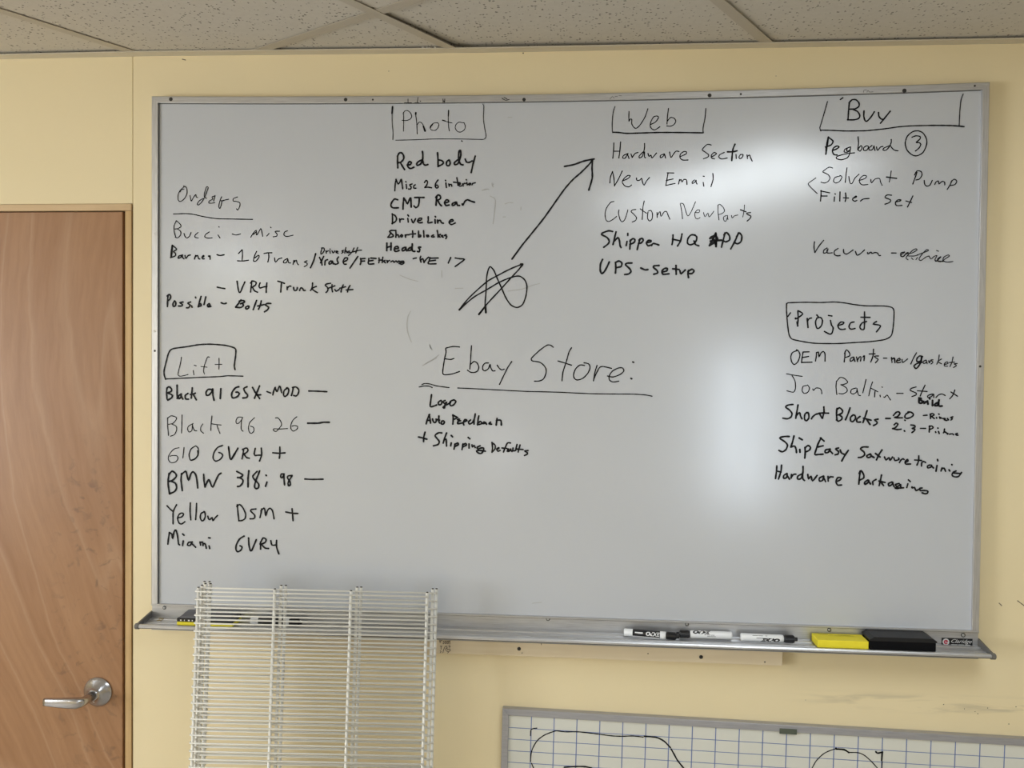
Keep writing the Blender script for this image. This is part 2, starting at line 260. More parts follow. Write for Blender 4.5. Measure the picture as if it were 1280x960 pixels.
(745,115,8,1.2,"1098,165 1090,260 1072,350 1070,390 1075,408;330,195 328,250 330,292;330,290 345,270 358,275 358,320 380,355 405,362 440,330 490,250 518,168;545,325 595,300 625,255 610,240 575,250 548,300 542,340 560,370 590,378 638,348;725,165 715,240 710,320;715,290 745,255 780,262 798,290 780,325 745,342 708,340"),
(745,115,8,1.3,"178,510 175,590 168,662;246,500 238,590 228,660;178,592 235,592;320,615 275,635 268,660 290,662 318,620;318,630 330,665;350,620 362,655;362,655 390,615 420,605;470,600 432,640 435,660 465,640 485,560 485,515;485,600 485,650 495,658;520,615 530,645 550,630 560,660 605,610;680,620 645,635 645,658 670,645 685,620;688,630 695,660;735,600 750,655 775,620 800,592 830,595;845,645 900,620 905,600 880,595 845,620 840,655 865,680 920,680;1152,530 1110,525 1062,575 1075,590 1125,625 1120,650 1075,668"),
(820,150,8,1.4,"555,370 590,350 605,335 580,325 555,350 555,380 585,388;682,325 640,345 628,370 655,390 712,380"),
(820,150,8,1.9,"790,242 770,290 762,350 758,405;715,318 770,318 810,308"),
(820,150,8,1.4,"800,345 803,385;845,345 830,370 840,388 865,370 870,345 850,345;910,350 915,385;915,365 935,350 945,375 962,410"),
(745,115,8,1.3,"165,795 145,850 138,910;165,798 180,870 185,940;185,938 225,870 262,790;265,890 320,865 342,838 320,835 285,860 262,900 290,940 330,948 355,930;405,860 410,885 440,880 455,862 465,900 480,932 505,890 535,855;778,810 712,808;720,812 710,870 698,935;702,885 770,870;698,935 740,925 790,915;825,920 835,875;830,895 850,875 860,900 878,875 905,880 910,925;985,880 962,900 965,915 990,900 1000,880 1002,905 1010,920;1072,905 1078,942;1072,842 1082,844;1168,815 1172,870 1150,945"),
(740,240,8,1.15,"218,95 185,105 145,160 130,220 140,280 170,295 215,270 245,245;270,180 265,210 280,275 300,298 325,280 345,230 358,180;438,175 410,178 390,195 415,220 445,255 435,285 402,300;522,90 510,150 502,275;482,168 515,192 545,212;560,200 555,260 575,290 600,270 605,220 590,185 565,190;650,205 652,255;655,230 680,195 690,245 720,200 745,195 760,230 778,272"),
(820,240,8,0.95,"242,118 255,180 265,268;248,112 275,120 300,200 320,240 350,200 395,98;388,205 430,205 435,180 410,182 388,215 395,260 420,268 440,255;475,205 490,248 520,210 530,250 555,225 578,192;620,130 620,200 630,280;618,140 635,122 670,150 685,190 660,215 630,225;705,235 675,250 680,285 700,290 715,250 715,235;715,255 720,275;755,235 762,260 785,238 818,230;885,130 880,190 868,250"),
(820,240,8,1.5,"845,178 900,198;945,205 908,212 915,225 948,240 940,265 912,290"),
(740,240,8,2.1,"205,395 165,388 105,410 95,425 150,455 172,490 160,520 118,552;240,400 225,460 210,525;225,490 260,455 275,490 280,535 290,555;350,495 342,535;358,415 358,432;385,480 378,570;380,490 410,465 430,480 420,505 380,525;480,470 465,520 452,575;470,480 500,462 512,485 490,510 465,515;545,505 585,500 590,485 560,485 545,510 560,538 590,530;595,535 610,515 640,520 668,530"),
(740,240,8,2.0,"810,430 808,480 800,525;900,420 885,490 855,540;805,472 880,488;1030,430 990,430 960,465 955,510 980,528 1020,515 1045,480 1045,445 1020,430;1020,490 1035,525 1068,538"),
(820,240,8,2.4,"598,412 570,470 535,535;598,415 602,470 600,545;540,465 560,445 600,440 615,480 575,510 545,530;545,490 655,482;560,460 600,500 595,520"),
(820,240,8,2.1,"690,410 675,470 655,550;680,430 705,405 735,440 735,480 700,498 680,492;825,410 790,490 748,568;805,450 830,408 858,440 850,495 815,518 790,508"),
(740,240,8,2.2,"105,675 85,720 82,780 95,815 120,800 150,750 172,700;235,705 238,760 234,810;235,705 270,690 298,710 290,745 250,755;398,710 350,712 335,728 375,765 390,795 365,820 328,825;488,760 530,778 558,776;670,735 625,738 612,752 650,785 655,810 618,822;700,800 745,790 755,765 725,765 700,790 710,822 768,818;840,735 840,780 842,822;808,768 870,775;880,790 890,818 932,780;965,785 960,820 965,855;960,795 1000,772 1020,790 1000,815 965,815"),
# --- buy list
(1005,110,8,1.2,"234,136 205,240 165,375 158,400 168,430"),
(1005,110,8,1.6,"165,422 280,424 420,430 600,428 700,420 830,405 950,388 1090,378 1280,374"),
(1080,110,8,1.7,"660,374 800,374 900,377 1000,386"),
(1080,110,8,1.2,"992,60 970,120 958,240 952,375"),
(1005,110,8,1.7,"365,114 388,98;455,140 448,200 440,318;450,150 480,118 520,118 550,150 548,185 510,208 450,212;490,215 535,235 558,275 545,305 500,318 436,318;600,230 598,280 610,325 630,332 670,290 703,238;745,245 750,285 775,312 795,312;862,232 820,285 765,352"),
(1005,110,8,1.5,"1140,428 1090,435 1035,480 1012,550 1030,620 1080,668 1130,678 1190,645 1225,570 1225,510 1190,450 1145,428;1080,492 1120,478 1160,485 1160,510 1120,545 1150,545 1168,565 1150,600 1115,630"),
(1005,110,8,1.7,"245,490 235,560 218,662;240,500 222,600 222,650;242,492 290,530 270,570 215,590;285,625 325,610 350,590 330,580 295,600 285,635 300,665 330,670"),
(1005,110,8,1.3,"460,590 410,612 402,640 440,640 465,610;435,600 425,630 460,625;465,590 455,660 430,700 370,718 325,705 330,685 390,665 440,655 505,648"),
(1005,110,8,1.35,"540,488 545,550 538,620;542,610 570,575 580,600 560,632 545,620;620,580 595,600 600,625 630,620 645,585 625,578;680,575 650,600 655,622 685,615 700,580;700,585 710,625;725,590 735,625 765,590 790,585;850,580 800,600 790,620 820,622 855,585 872,545 872,515;860,570 880,600 905,622 940,628"),
(1000,190,8,1.1,"325,160 290,152 240,185 228,200 280,225 300,260 280,295 245,310 210,302;400,240 350,255 335,290 355,310 395,295 420,250 400,235;470,158 460,230 452,305;488,245 500,310 520,315 550,260 590,222;590,285 650,265 665,240 635,235 600,265 595,300 620,328 678,325;708,275 715,310 750,270 795,265 805,300 822,334;912,190 905,240 893,300;158,260 115,290 82,318 115,360 172,415"),
(1000,190,8,1.6,"865,250 965,264"),
(1060,220,8,1.4,"690,-35 670,20 648,80;665,-10 690,-50 730,-45 740,-10 715,30 680,40;762,45 768,85 790,102 820,90 842,45;868,85 880,60 905,50 910,80 940,55 965,60 968,88;1040,45 1020,90 992,135;1030,60 1060,32 1088,50 1070,85 1025,95"),
(1000,190,8,1.5,"210,385 210,430 205,490;208,390 295,408;210,440 270,440;345,450 342,492;350,418 353,422;400,400 398,490;455,410 460,455 452,495;435,458 485,460;530,462 565,450 560,440 540,455 525,475 545,492 568,485;605,490 635,470 690,465;915,432 870,430 850,455 905,478 895,505 850,522"),
(1000,190,8,1.5,"955,500 1000,490 1010,480 980,478 955,505 965,535 1020,534;1128,440 1105,490 1075,550;1060,490 1115,505"),
(1000,290,8,1.5,"145,98 140,150 148,205;150,205 190,140 236,84;270,160 240,180 235,210 265,205 280,170;270,180 275,210 320,208;380,165 345,190 345,225 370,238 400,235;435,175 440,210 470,220 530,180;555,195 570,232 600,220 645,180;675,205 680,220 710,200 720,215 750,205 775,210 790,235 805,235;915,210 960,210;1045,200 1010,210 1008,240 1035,245 1060,215 1080,205"),
(1060,220,8,1.2,"565,765 530,790 545,810 580,780 640,770 690,740 680,728 650,740 600,790 580,820 600,838;605,800 660,800 700,790;635,820 650,835;690,790 760,765 805,745 790,735 750,770 710,830 730,845 780,810 810,800;680,835 695,815;810,800 830,830 860,805 890,795 870,835 880,855 920,820 930,805 900,825 895,850 930,858 970,830 1015,800 1000,790 960,810 950,845 990,862 1048,855;870,845 950,855;885,745 905,752"),
# --- projects list
(970,360,8,1.6,"107,155 105,220 112,320 120,400 132,470 160,510 240,530 380,552 600,556 800,545 950,535 1090,515 1150,480 1168,420 1178,320 1180,230 1160,195 1080,180 900,178 780,165 680,148 580,140 450,145 300,143 120,148 105,160;145,248 118,285"),
(970,360,8,1.7,"218,230 222,300 215,380;222,228 268,260 195,312 195,300;210,340 218,380;312,305 320,395;315,330 335,305 355,300;410,300 395,340 405,395 425,405 455,375 465,325 445,295 410,300;408,270 425,290;525,275 558,280;545,325 555,370 572,400 560,450 538,462 485,435;618,375 670,360 678,345 650,340 620,370 630,405 660,415 692,410;780,340 745,350 730,390 750,412 790,405;905,335 860,350 838,390 855,415 880,412 885,360 885,240;850,292 940,294;1005,335 970,360 1030,370 1045,385 1005,438"),
(970,360,8,1.5,"215,625 165,645 148,690 160,745 185,765 220,735 240,670 225,630 205,618;270,645 262,690 255,745;270,640 330,638;265,695 325,685;255,745 360,742;405,645 402,690 395,730;405,650 425,640 430,690 450,650 475,635 490,660 490,732;690,640 688,690 682,740;685,655 705,618 735,650 735,680 690,695;775,690 745,705 745,735 770,720 780,695;780,700 790,735;805,690 815,735;815,720 835,690 850,690 845,730;870,690 885,675 880,725;975,612 970,680 948,740;932,660 990,658;1025,680 985,682 1000,700 1022,715 995,748;1075,702 1108,702;1155,700 1160,745;1160,715 1180,698 1190,748"),
(1060,420,8,1.5,"435,215 440,262;440,235 465,220 470,265;485,250 520,240 515,222 490,240 490,268 525,262;540,235 548,265 595,230;685,168 655,220 628,280"),
(1060,420,8,1.8,"745,205 715,200 690,225 690,255 725,250 740,215;735,205 730,260 700,310 678,325 660,300 690,275 740,262"),
(1060,420,8,1.3,"780,240 752,255 758,275 782,265 785,245;785,250 792,275;808,245 812,270 825,250;850,238 825,240 850,262 830,280;912,190 905,240 888,282;935,230 900,255 935,278;965,285 1000,275 990,258 965,275 965,300 995,302;1050,210 1040,260 1020,305;1015,265 1065,262;1092,275 1060,278 1085,295 1055,315"),
(970,440,8,1.2,"105,218 180,232 262,244;160,235 190,290 195,360 175,402 110,388;305,335 270,345 262,390 285,415 320,400 335,360 315,330;368,370 375,385 400,360 440,365 455,390 458,418;605,290 600,350 608,425;610,290 640,255 680,262 715,295 705,315 650,330;650,325 705,360 710,395 670,418 630,415;800,360 755,375 748,410 775,420 805,400 810,365;812,380 825,430 845,436;900,275 885,340 868,408;965,300 945,360 928,438;945,360 975,375 1018,398;990,395 985,450;1060,350 1064,353;1040,432 1043,448;1078,450 1085,455 1110,430 1125,450 1145,480"),
(1060,420,8,1.5,"488,574 550,574;680,510 630,525 625,545 680,570 680,590 640,605;770,492 745,545 722,600;695,548 790,555;845,580 800,595 800,615 835,605 855,580 858,615;880,615 905,590 940,580 972,595;1068,540 1050,590 1018,628;1030,560 1095,602"),
(1060,420,8,2.3,"710,620 712,670 740,668 738,645 715,640 735,625 712,622;755,655 760,675 780,658;795,650 800,680;815,625 818,628;845,645 845,695;900,665 870,680 870,698 900,690 910,640;905,665 910,700 940,700"),
(960,490,8,2.0,"248,125 205,130 175,150 215,180 240,215 230,250 195,268 150,262;300,130 290,190 278,262;280,240 315,205 325,240 340,268;400,205 370,220 365,270 385,288 408,260 405,215 385,205;435,268 445,250 475,225 510,215;558,150 560,200 545,262;512,212 545,210 605,212;515,215 540,262;690,165 685,220 690,280;685,180 715,158 745,185 740,210 700,230;710,228 740,250 735,275 705,292 685,280;820,160 800,220 775,278;850,230 825,255 828,290 850,295 875,265 870,235 850,230;920,245 890,270 890,300 925,300;990,188 970,250 950,305;955,262 1030,282;990,280 1020,325;1100,272 1065,278 1090,300 1085,320 1055,335;1178,265 1222,265"),
(1060,510,8,1.9,"455,75 480,45 505,38 520,55 495,85 462,95 500,98 542,98;620,40 580,60 568,90 590,105 635,90 655,65 630,42 600,40;568,122 572,124"),
(1060,510,8,1.9,"462,168 480,152 498,158 490,180 468,200 446,206;446,206 490,216 530,212;563,228 567,232;630,170 665,175 670,190 640,205 668,210 660,230 640,245"),
(1060,510,8,1.7,"755,75 790,72;825,60 825,105;822,65 845,55 862,70 830,85;840,88 862,105;885,95 887,102;908,60 911,63;915,90 920,104;925,95 935,102;950,105 975,105 960,118 990,125;995,105 1005,120;1048,88 1025,95 1045,105 1030,120;725,204 775,204;815,180 812,240;812,185 840,180 850,200 815,215;875,238 878,245;898,200 900,203;905,235 912,255;965,210 960,240 955,248;965,235 980,245;985,250 1000,255 995,262;1015,262 1045,258 1055,268;1075,262 1095,250 1080,270 1100,272"),
(960,490,8,2.1,"212,445 165,445 115,460 165,495 195,530 180,575 145,598 110,585;260,440 245,500 228,550;232,550 265,540 280,570 285,605;318,575 320,602;312,460 342,478;370,555 372,610 368,660;370,560 400,535 425,555 410,585 372,600;530,460 500,520 480,580 468,625 505,625 550,622;525,460 560,490;500,550 550,538;620,570 575,580 572,605 600,605 622,575;622,590 645,615;705,560 675,570 705,595 700,620 672,628;722,580 735,610 760,622;802,585 765,640 738,690;1000,550 950,550 925,570 960,600 965,630 935,652 905,655;1025,620 990,635 995,655 1025,650 1030,630;1035,640 1060,655;1140,580 1110,625 1085,678;1075,615 1120,650"),
(1060,510,8,1.9,"365,490 380,520 410,495 420,525 445,490;460,500 470,525 510,515 505,500;515,545 530,520 550,508 560,515;575,545 600,530 595,515 575,530 575,560 625,560;708,480 705,530 690,570;668,520 735,525;735,580 738,545 760,535 775,545;820,570 795,580 800,600 830,590 835,572;835,580 855,600;895,515 898,528;890,575 880,632;930,630 940,600;938,610 960,600 975,632;1010,618 1018,630;1038,565 1040,568;1080,630 1055,640 1040,670 1065,688 1105,685 1135,645;1060,650 1120,655"),
(960,490,8,2.0,"88,740 85,790 75,865;135,732 130,790 105,870;85,790 130,800;190,815 158,835 158,865 185,855 192,820;192,835 215,872;235,825 232,860;238,845 255,825 278,822;340,820 300,840 295,870 330,865 350,800 350,745;345,820 350,870 365,885;398,825 405,870 430,840 445,890 490,835;555,840 515,860 515,890 545,885 558,845;558,860 575,895;600,845 602,890;605,865 625,848 650,850;685,895 720,880 732,860 700,855 680,890 695,930 735,930;922,790 915,850 908,920;912,815 930,785 958,830 955,862 918,880;1000,880 968,900 970,925 1000,905 1008,885;1008,895 1025,920"),
(1060,510,8,2.0,"280,715 248,735 250,765;335,670 325,720 312,775;310,730 370,745;335,748 355,775;440,740 405,755 410,780 440,765 448,745;448,755 460,785;510,755 475,765 490,785 520,770 525,760 525,795 490,805 465,798 510,800 555,798;605,720 622,735;598,760 588,795;640,790 642,800 665,795 680,825 705,815;740,800 715,805 725,825 760,825 795,830 795,850 770,858 742,848"),
]
# faint leftovers of wiped writing
FAINT = [
(500,320,7.11,1.0,"95,490 70,540 62,620 75,700 102,765;0,170 80,205 160,225;230,955 290,920 345,880;262,790 285,835;490,288 560,286;370,130 372,190;960,312 1080,295 1180,260 1240,245"),
(480,120,8,1.0,"1095,880 1085,900 1092,910;980,945 1020,930 1050,935;1240,215 1280,212"),
(600,185,8,1.0,"120,350 122,380 135,390;20,425 80,410;100,480 155,520 130,760;410,590 408,620;250,560 290,545 330,550;230,690 255,688"),
(560,740,3.55,1.0,"375,50 415,46"),
(520,415,8,1.0,"65,335 130,300 205,258;132,125 150,165"),
]
# ------------------------------------------------------------------ materials
m, t, b = nt('cream_wall_paint', (0.78,0.68,0.47), 0.55, spec=0.3)
v = coords(t); n1 = noise(t, v, 1.3, 3); n2 = noise(t, v, 260, 2)
c = ramp(t, n1, [(0.3,(0.77,0.655,0.415)), (0.7,(0.81,0.69,0.45))])
vs = coords(t, (3.2,1,26)); sm = noise(t, vs, 2.2, 5, 0.6)
sx = node(t, 'ShaderNodeSeparateXYZ'); tc = node(t, 'ShaderNodeTexCoord'); t.links.new(tc.outputs['Object'], sx.inputs[0])
def band(t, src, lo, hi, soft):
    a = node(t, 'ShaderNodeMapRange', interpolation_type='SMOOTHSTEP'); a.inputs[1].default_value = lo-soft; a.inputs[2].default_value = lo
    b_ = node(t, 'ShaderNodeMapRange', interpolation_type='SMOOTHSTEP'); b_.inputs[1].default_value = hi; b_.inputs[2].default_value = hi+soft
    b_.inputs[3].default_value = 1; b_.inputs[4].default_value = 0
    t.links.new(src, a.inputs[0]); t.links.new(src, b_.inputs[0])
    mm = node(t, 'ShaderNodeMath', operation='MULTIPLY'); t.links.new(a.outputs[0], mm.inputs[0]); t.links.new(b_.outputs[0], mm.inputs[1]); return mm.outputs[0]
def mul(t, a, b_):
    mm = node(t, 'ShaderNodeMath', operation='MULTIPLY')
    for s, x in ((mm.inputs[0], a), (mm.inputs[1], b_)):
        if hasattr(x, 'links'): t.links.new(x, s)
        else: s.default_value = x
    return mm.outputs[0]
zb = band(t, sx.outputs['Z'], 0.958, 0.968, 0.022); xb = band(t, sx.outputs['X'], 1.62, 2.6, 0.22)
sr = ramp(t, sm, [(0.47,(0,0,0)), (0.62,(1,1,1))])
c = mix(t, mul(t, mul(t, zb, xb), mul(t, sr, 0.42)), c, (0.33,0.28,0.20))
t.links.new(c, b.inputs['Base Color']); bump(t, b, n2, 0.12, 0.0006)
WALL = m

m, t, b = nt('acoustic_tile', (0.60,0.56,0.50), 0.9, spec=0.1)
v = coords(t, (1,1,1)); w1 = node(t, 'ShaderNodeTexVoronoi', feature='F1'); w1.inputs['Scale'].default_value = 150; w1.inputs['Randomness'].default_value = 1
dn = node(t, 'ShaderNodeTexNoise'); dn.inputs['Scale'].default_value = 220; dn.inputs['Detail'].default_value = 2; t.links.new(v, dn.inputs['Vector'])
mx = node(t, 'ShaderNodeVectorMath', operation='MULTIPLY_ADD'); mx.inputs[1].default_value = (0.006,0.006,0.0); t.links.new(dn.outputs['Color'], mx.inputs[0]); t.links.new(v, mx.inputs[2])
t.links.new(mx.outputs[0], w1.inputs['Vector'])
sc_ = node(t, 'ShaderNodeSeparateColor'); t.links.new(w1.outputs['Color'], sc_.inputs[0])
th_ = node(t, 'ShaderNodeMapRange'); th_.inputs[1].default_value = 0.45; th_.inputs[2].default_value = 1.0; th_.inputs[3].default_value = 0.0; th_.inputs[4].default_value = 0.42
t.links.new(sc_.outputs[0], th_.inputs[0])
ls = node(t, 'ShaderNodeMath', operation='LESS_THAN'); t.links.new(w1.outputs['Distance'], ls.inputs[0]); t.links.new(th_.outputs[0], ls.inputs[1])
n1 = noise(t, v, 90, 4); n3 = noise(t, v, 2.0, 2)
c = mix(t, n1, (0.56,0.52,0.455), (0.64,0.60,0.53)); c = mix(t, mul(t, n3, 0.25), c, (0.50,0.45,0.36))
c = mix(t, mul(t, ls.outputs[0], 0.72), c, (0.09,0.075,0.06)); t.links.new(c, b.inputs['Base Color'])
iv = node(t, 'ShaderNodeMath', operation='SUBTRACT'); iv.inputs[0].default_value = 1; t.links.new(ls.outputs[0], iv.inputs[1])
bump(t, b, iv.outputs[0], 0.5, 0.002); TILE = m

m, t, b = nt('painted_grid_metal', (0.45,0.40,0.325), 0.45); TEE = m
m, t, b = nt('wall_angle_metal', (0.60,0.54,0.43), 0.42); ANGLE = m

m, t, b = nt('brushed_aluminium', (0.60,0.60,0.61), 0.36, 0.75)
v = coords(t, (2,60,60)); n1 = noise(t, v, 12, 4)
t.links.new(ramp(t, n1, [(0.3,(0.50,0.50,0.51)), (0.75,(0.66,0.66,0.67))]), b.inputs['Base Color']); bump(t, b, n1, 0.05, 0.0003); ALU = m
m, t, b = nt('brushed_aluminium_upright', (0.60,0.60,0.61), 0.36, 0.75)
v = coords(t, (60,60,2)); n1 = noise(t, v, 12, 4)
t.links.new(ramp(t, n1, [(0.3,(0.50,0.50,0.51)), (0.75,(0.66,0.66,0.67))]), b.inputs['Base Color']); ALUV = m
m, t, b = nt('grid_frame_metal', (0.42,0.42,0.45), 0.4, 0.55)
v = coords(t, (3,60,40)); n1 = noise(t, v, 8, 3); t.links.new(ramp(t, n1, [(0.3,(0.38,0.38,0.41)), (0.8,(0.46,0.46,0.49))]), b.inputs['Base Color']); GFRAME = m

m, t, b = nt('whiteboard_enamel', (0.63,0.64,0.645), 0.17, spec=1.0)
v = coords(t, (1,1,0.7)); n1 = noise(t, v, 2.4, 5, 0.8); n2 = noise(t, coords(t, (6,1,1)), 3, 5, 0.5)
c = mix(t, ramp(t, n1, [(0.35,(0,0,0)),(0.75,(0.6,0.6,0.6))]), (0.525,0.545,0.585), (0.49,0.515,0.555))
t.links.new(c, b.inputs['Base Color'])
r_ = node(t, 'ShaderNodeMapRange'); r_.inputs[3].default_value = 0.15; r_.inputs[4].default_value = 0.21; t.links.new(n2, r_.inputs[0]); t.links.new(r_.outputs[0], b.inputs['Roughness'])
ENAMEL = m
INKM = nt('dry_marker_ink', (0.012,0.012,0.014), 0.5, spec=0.15)[0]
GHOST = nt('wiped_marker_trace', (0.36,0.365,0.37), 0.3, spec=0.85)[0]
m, t, b = nt('grid_board_enamel', (0.66,0.66,0.60), 0.25, spec=0.4); GRID = m
BLUE = nt('printed_blue_line', (0.13,0.19,0.42), 0.4)[0]

m, t, b = nt('luan_plywood_door', (0.36,0.21,0.13), 0.42, spec=0.35)
v0 = coords(t); s0 = node(t, 'ShaderNodeSeparateXYZ'); t.links.new(v0, s0.inputs[0])
zz = node(t, 'ShaderNodeMath', operation='MULTIPLY_ADD'); zz.inputs[1].default_value = 1.0; zz.inputs[2].default_value = -0.45; t.links.new(s0.outputs['Z'], zz.inputs[0])
# veneer figure: long arched bands that drift to the left going up
cv = node(t, 'ShaderNodeFloatCurve'); cm = cv.mapping.curves[0]
S_ = [(0.0,0.85),(0.6,0.50),(0.8,0.39),(0.95,0.315),(1.1,0.245),(1.3,0.175),(1.5,0.13),(1.7,0.105),(2.05,0.13),(2.38,0.17)]
cm.points[0].location = (0.0, S_[0][1]/1.3); cm.points[1].location = (1.0, S_[-1][1]/1.3)
for q in S_[1:-1]: cm.points.new(q[0]*0.42, q[1]/1.3)
cv.mapping.update(); hz = node(t, 'ShaderNodeMath', operation='MULTIPLY'); hz.inputs[1].default_value = 0.42; t.links.new(s0.outputs['Z'], hz.inputs[0]); t.links.new(hz.outputs[0], cv.inputs['Value'])
xs = node(t, 'ShaderNodeMath', operation='MULTIPLY_ADD'); xs.inputs[1].default_value = -1.3; t.links.new(cv.outputs[0], xs.inputs[0]); t.links.new(s0.outputs['X'], xs.inputs[2])
wob = noise(t, coords(t, (1,1,1)), 3.2, 4, 0.3); wo = node(t, 'ShaderNodeMath', operation='MULTIPLY_ADD'); wo.inputs[1].default_value = 0.05; t.links.new(wob, wo.inputs[0]); t.links.new(xs.outputs[0], wo.inputs[2])
cx = node(t, 'ShaderNodeCombineXYZ'); t.links.new(wo.outputs[0], cx.inputs[0])
zs = node(t, 'ShaderNodeMath', operation='MULTIPLY'); zs.inputs[1].default_value = 0.10; t.links.new(s0.outputs['Z'], zs.inputs[0]); t.links.new(zs.outputs[0], cx.inputs[2])
f1 = noise(t, cx.outputs[0], 12, 4, 0.35); f2 = noise(t, cx.outputs[0], 70, 3, 0.3); f3 = noise(t, cx.outputs[0], 6.0, 1, 0.3)
base = ramp(t, f1, [(0.25,(0.285,0.138,0.060)), (0.5,(0.330,0.170,0.080)), (0.75,(0.375,0.203,0.100))])
base = mix(t, 0.30, base, ramp(t, f2, [(0.35,(0.25,0.125,0.058)), (0.7,(0.40,0.225,0.120))]))
vein = ramp(t, f3, [(0.47,(0,0,0)), (0.50,(1,1,1)), (0.512,(0.25,0.25,0.25)), (0.56,(0,0,0))])
base = mix(t, mul(t, vein, 0.34), base, (0.48,0.31,0.19))
gr = noise(t, coords(t, (90,1,7)), 6, 2); base = mix(t, mul(t, ramp(t, gr, [(0.55,(0,0,0)),(0.75,(1,1,1))]), 0.18), base, (0.20,0.11,0.07))
gx = band(t, s0.outputs['X'], -0.20, -0.05, 0.12); gz = band(t, s0.outputs['Z'], 0.85, 1.35, 0.25); gd = noise(t, coords(t), 38, 5, 0.8)
base = mix(t, mul(t, mul(t, gx, gz), mul(t, ramp(t, gd, [(0.56,(0,0,0)),(0.74,(1,1,1))]), 0.6)), base, (0.12,0.075,0.05))
t.links.new(base, b.inputs['Base Color']); bump(t, b, f2, 0.08, 0.0005); DOOR = m
def wood(name, a, b_, sc, ax):
    m, t, b = nt(name, a, 0.5, spec=0.3); s = [1,1,1]; 
    for i in range(3): s[i] = 1.5 if i == ax else 34
    n1 = noise(t, coords(t, tuple(s)), sc, 4, 0.4); n2 = noise(t, coords(t), 5, 2)
    c = mix(t, ramp(t, n1, [(0.3,(0,0,0)),(0.7,(1,1,1))]), a, b_); c = mix(t, mul(t, n2, 0.25), c, tuple(x*0.72 for x in a))
    t.links.new(c, b.inputs['Base Color']); bump(t, b, n1, 0.08, 0.0005); return m
JAMB = wood('varnished_pine', (0.48,0.31,0.14), (0.64,0.44,0.22), 2.0, 2)
JAMBH = wood('varnished_pine_head', (0.54,0.37,0.20), (0.68,0.50,0.30), 2.0, 0)
PINE = wood('raw_pine', (0.74,0.61,0.42), (0.84,0.73,0.54), 1.2, 0)
DARK = nt('dark_gap', (0.025,0.015,0.01), 0.9)[0]
NICKEL = nt('satin_nickel', (0.50,0.50,0.53), 0.24, 1.0)[0]
STEEL = nt('zinc_screw', (0.55,0.55,0.54), 0.3, 1.0)[0]
HOLE = nt('dark_screw', (0.02,0.018,0.015), 0.5)[0]
CAP = nt('grey_plastic_end_cap', (0.13,0.125,0.115), 0.45)[0]
WIREM = nt('white_vinyl_coating', (0.80,0.785,0.73), 0.34, spec=0.5)[0]
RUST = nt('rusty_cut_end', (0.05,0.035,0.025), 0.8)[0]
WHITEP = nt('white_marker_plastic', (0.82,0.83,0.84), 0.3)[0]
BLACKP = nt('black_marker_plastic', (0.012,0.012,0.014), 0.28)[0]
PRINTW = nt('white_print', (0.80,0.80,0.80), 0.5)[0]
PRINTK = nt('black_print', (0.02,0.02,0.02), 0.5)[0]
m, t, b = nt('yellow_foam', (0.86,0.72,0.02), 0.65); n1 = noise(t, coords(t), 60, 3)
t.links.new(mix(t, n1, (0.80,0.66,0.02), (0.90,0.78,0.04)), b.inputs['Base Color']); YEL = m
m, t, b = nt('black_felt', (0.006,0.006,0.007), 0.9, spec=0.1); n1 = noise(t, coords(t), 500, 2); bump(t, b, n1, 0.4, 0.001); FELT = m
BLACKE = nt('black_eraser_shell', (0.012,0.012,0.013), 0.45, spec=0.3)[0]
GREYE = nt('grey_eraser_back', (0.10,0.10,0.11), 0.5)[0]
RED = nt('red_enamel_print', (0.55,0.03,0.08), 0.4)[0]
OLIVE = nt('dark_olive_label', (0.085,0.10,0.075), 0.35)[0]
m, t, b = nt('grey_floor_tile', (0.30,0.27,0.23), 0.45); n1 = noise(t, coords(t), 40, 3); t.links.new(mix(t, n1, (0.46,0.42,0.36), (0.54,0.50,0.44)), b.inputs['Base Color']); FLOORM = m

# ------------------------------------------------------------------ the room
X0, X1, Y0, YW = -2.6, 4.3, -4.6, 0.02
TRIM_Z = [(-0.37,0.1149),(-0.03,0.1150),(0.33,0.1111),(0.69,0.1074),(1.06,0.1064),(1.42,0.1050),(1.93,0.1034)]
def zc(x):                                             # underside of the ceiling grid: it sags a little along the wall
    T = TRIM_Z
    if x <= T[0][0]: z = T[0][1]
    elif x >= T[-1][0]: z = T[-1][1]
    else:
        for (a, za), (c_, zb_) in zip(T, T[1:]):
            if a <= x <= c_: z = za+(zb_-za)*(x-a)/(c_-a); break
    return z + H0
floor = box('floor', (X0,Y0,-0.06), (X1,YW+0.12,0.0), FLOORM, kind='structure')
SEAM = P(166,150,YW).x
JX0, JX1 = P(157,300,YW).x, P(164.6,600,YW).x+0.0006     # right door jamb, left and right side
DTOP = P(80,255,YW).z
LX = JX0-0.955                                          # outer side of the left jamb
ZT = H0+0.30
wf = box('wall_front', (X0,0.036,0), (X1,0.14,ZT), WALL, kind='structure')
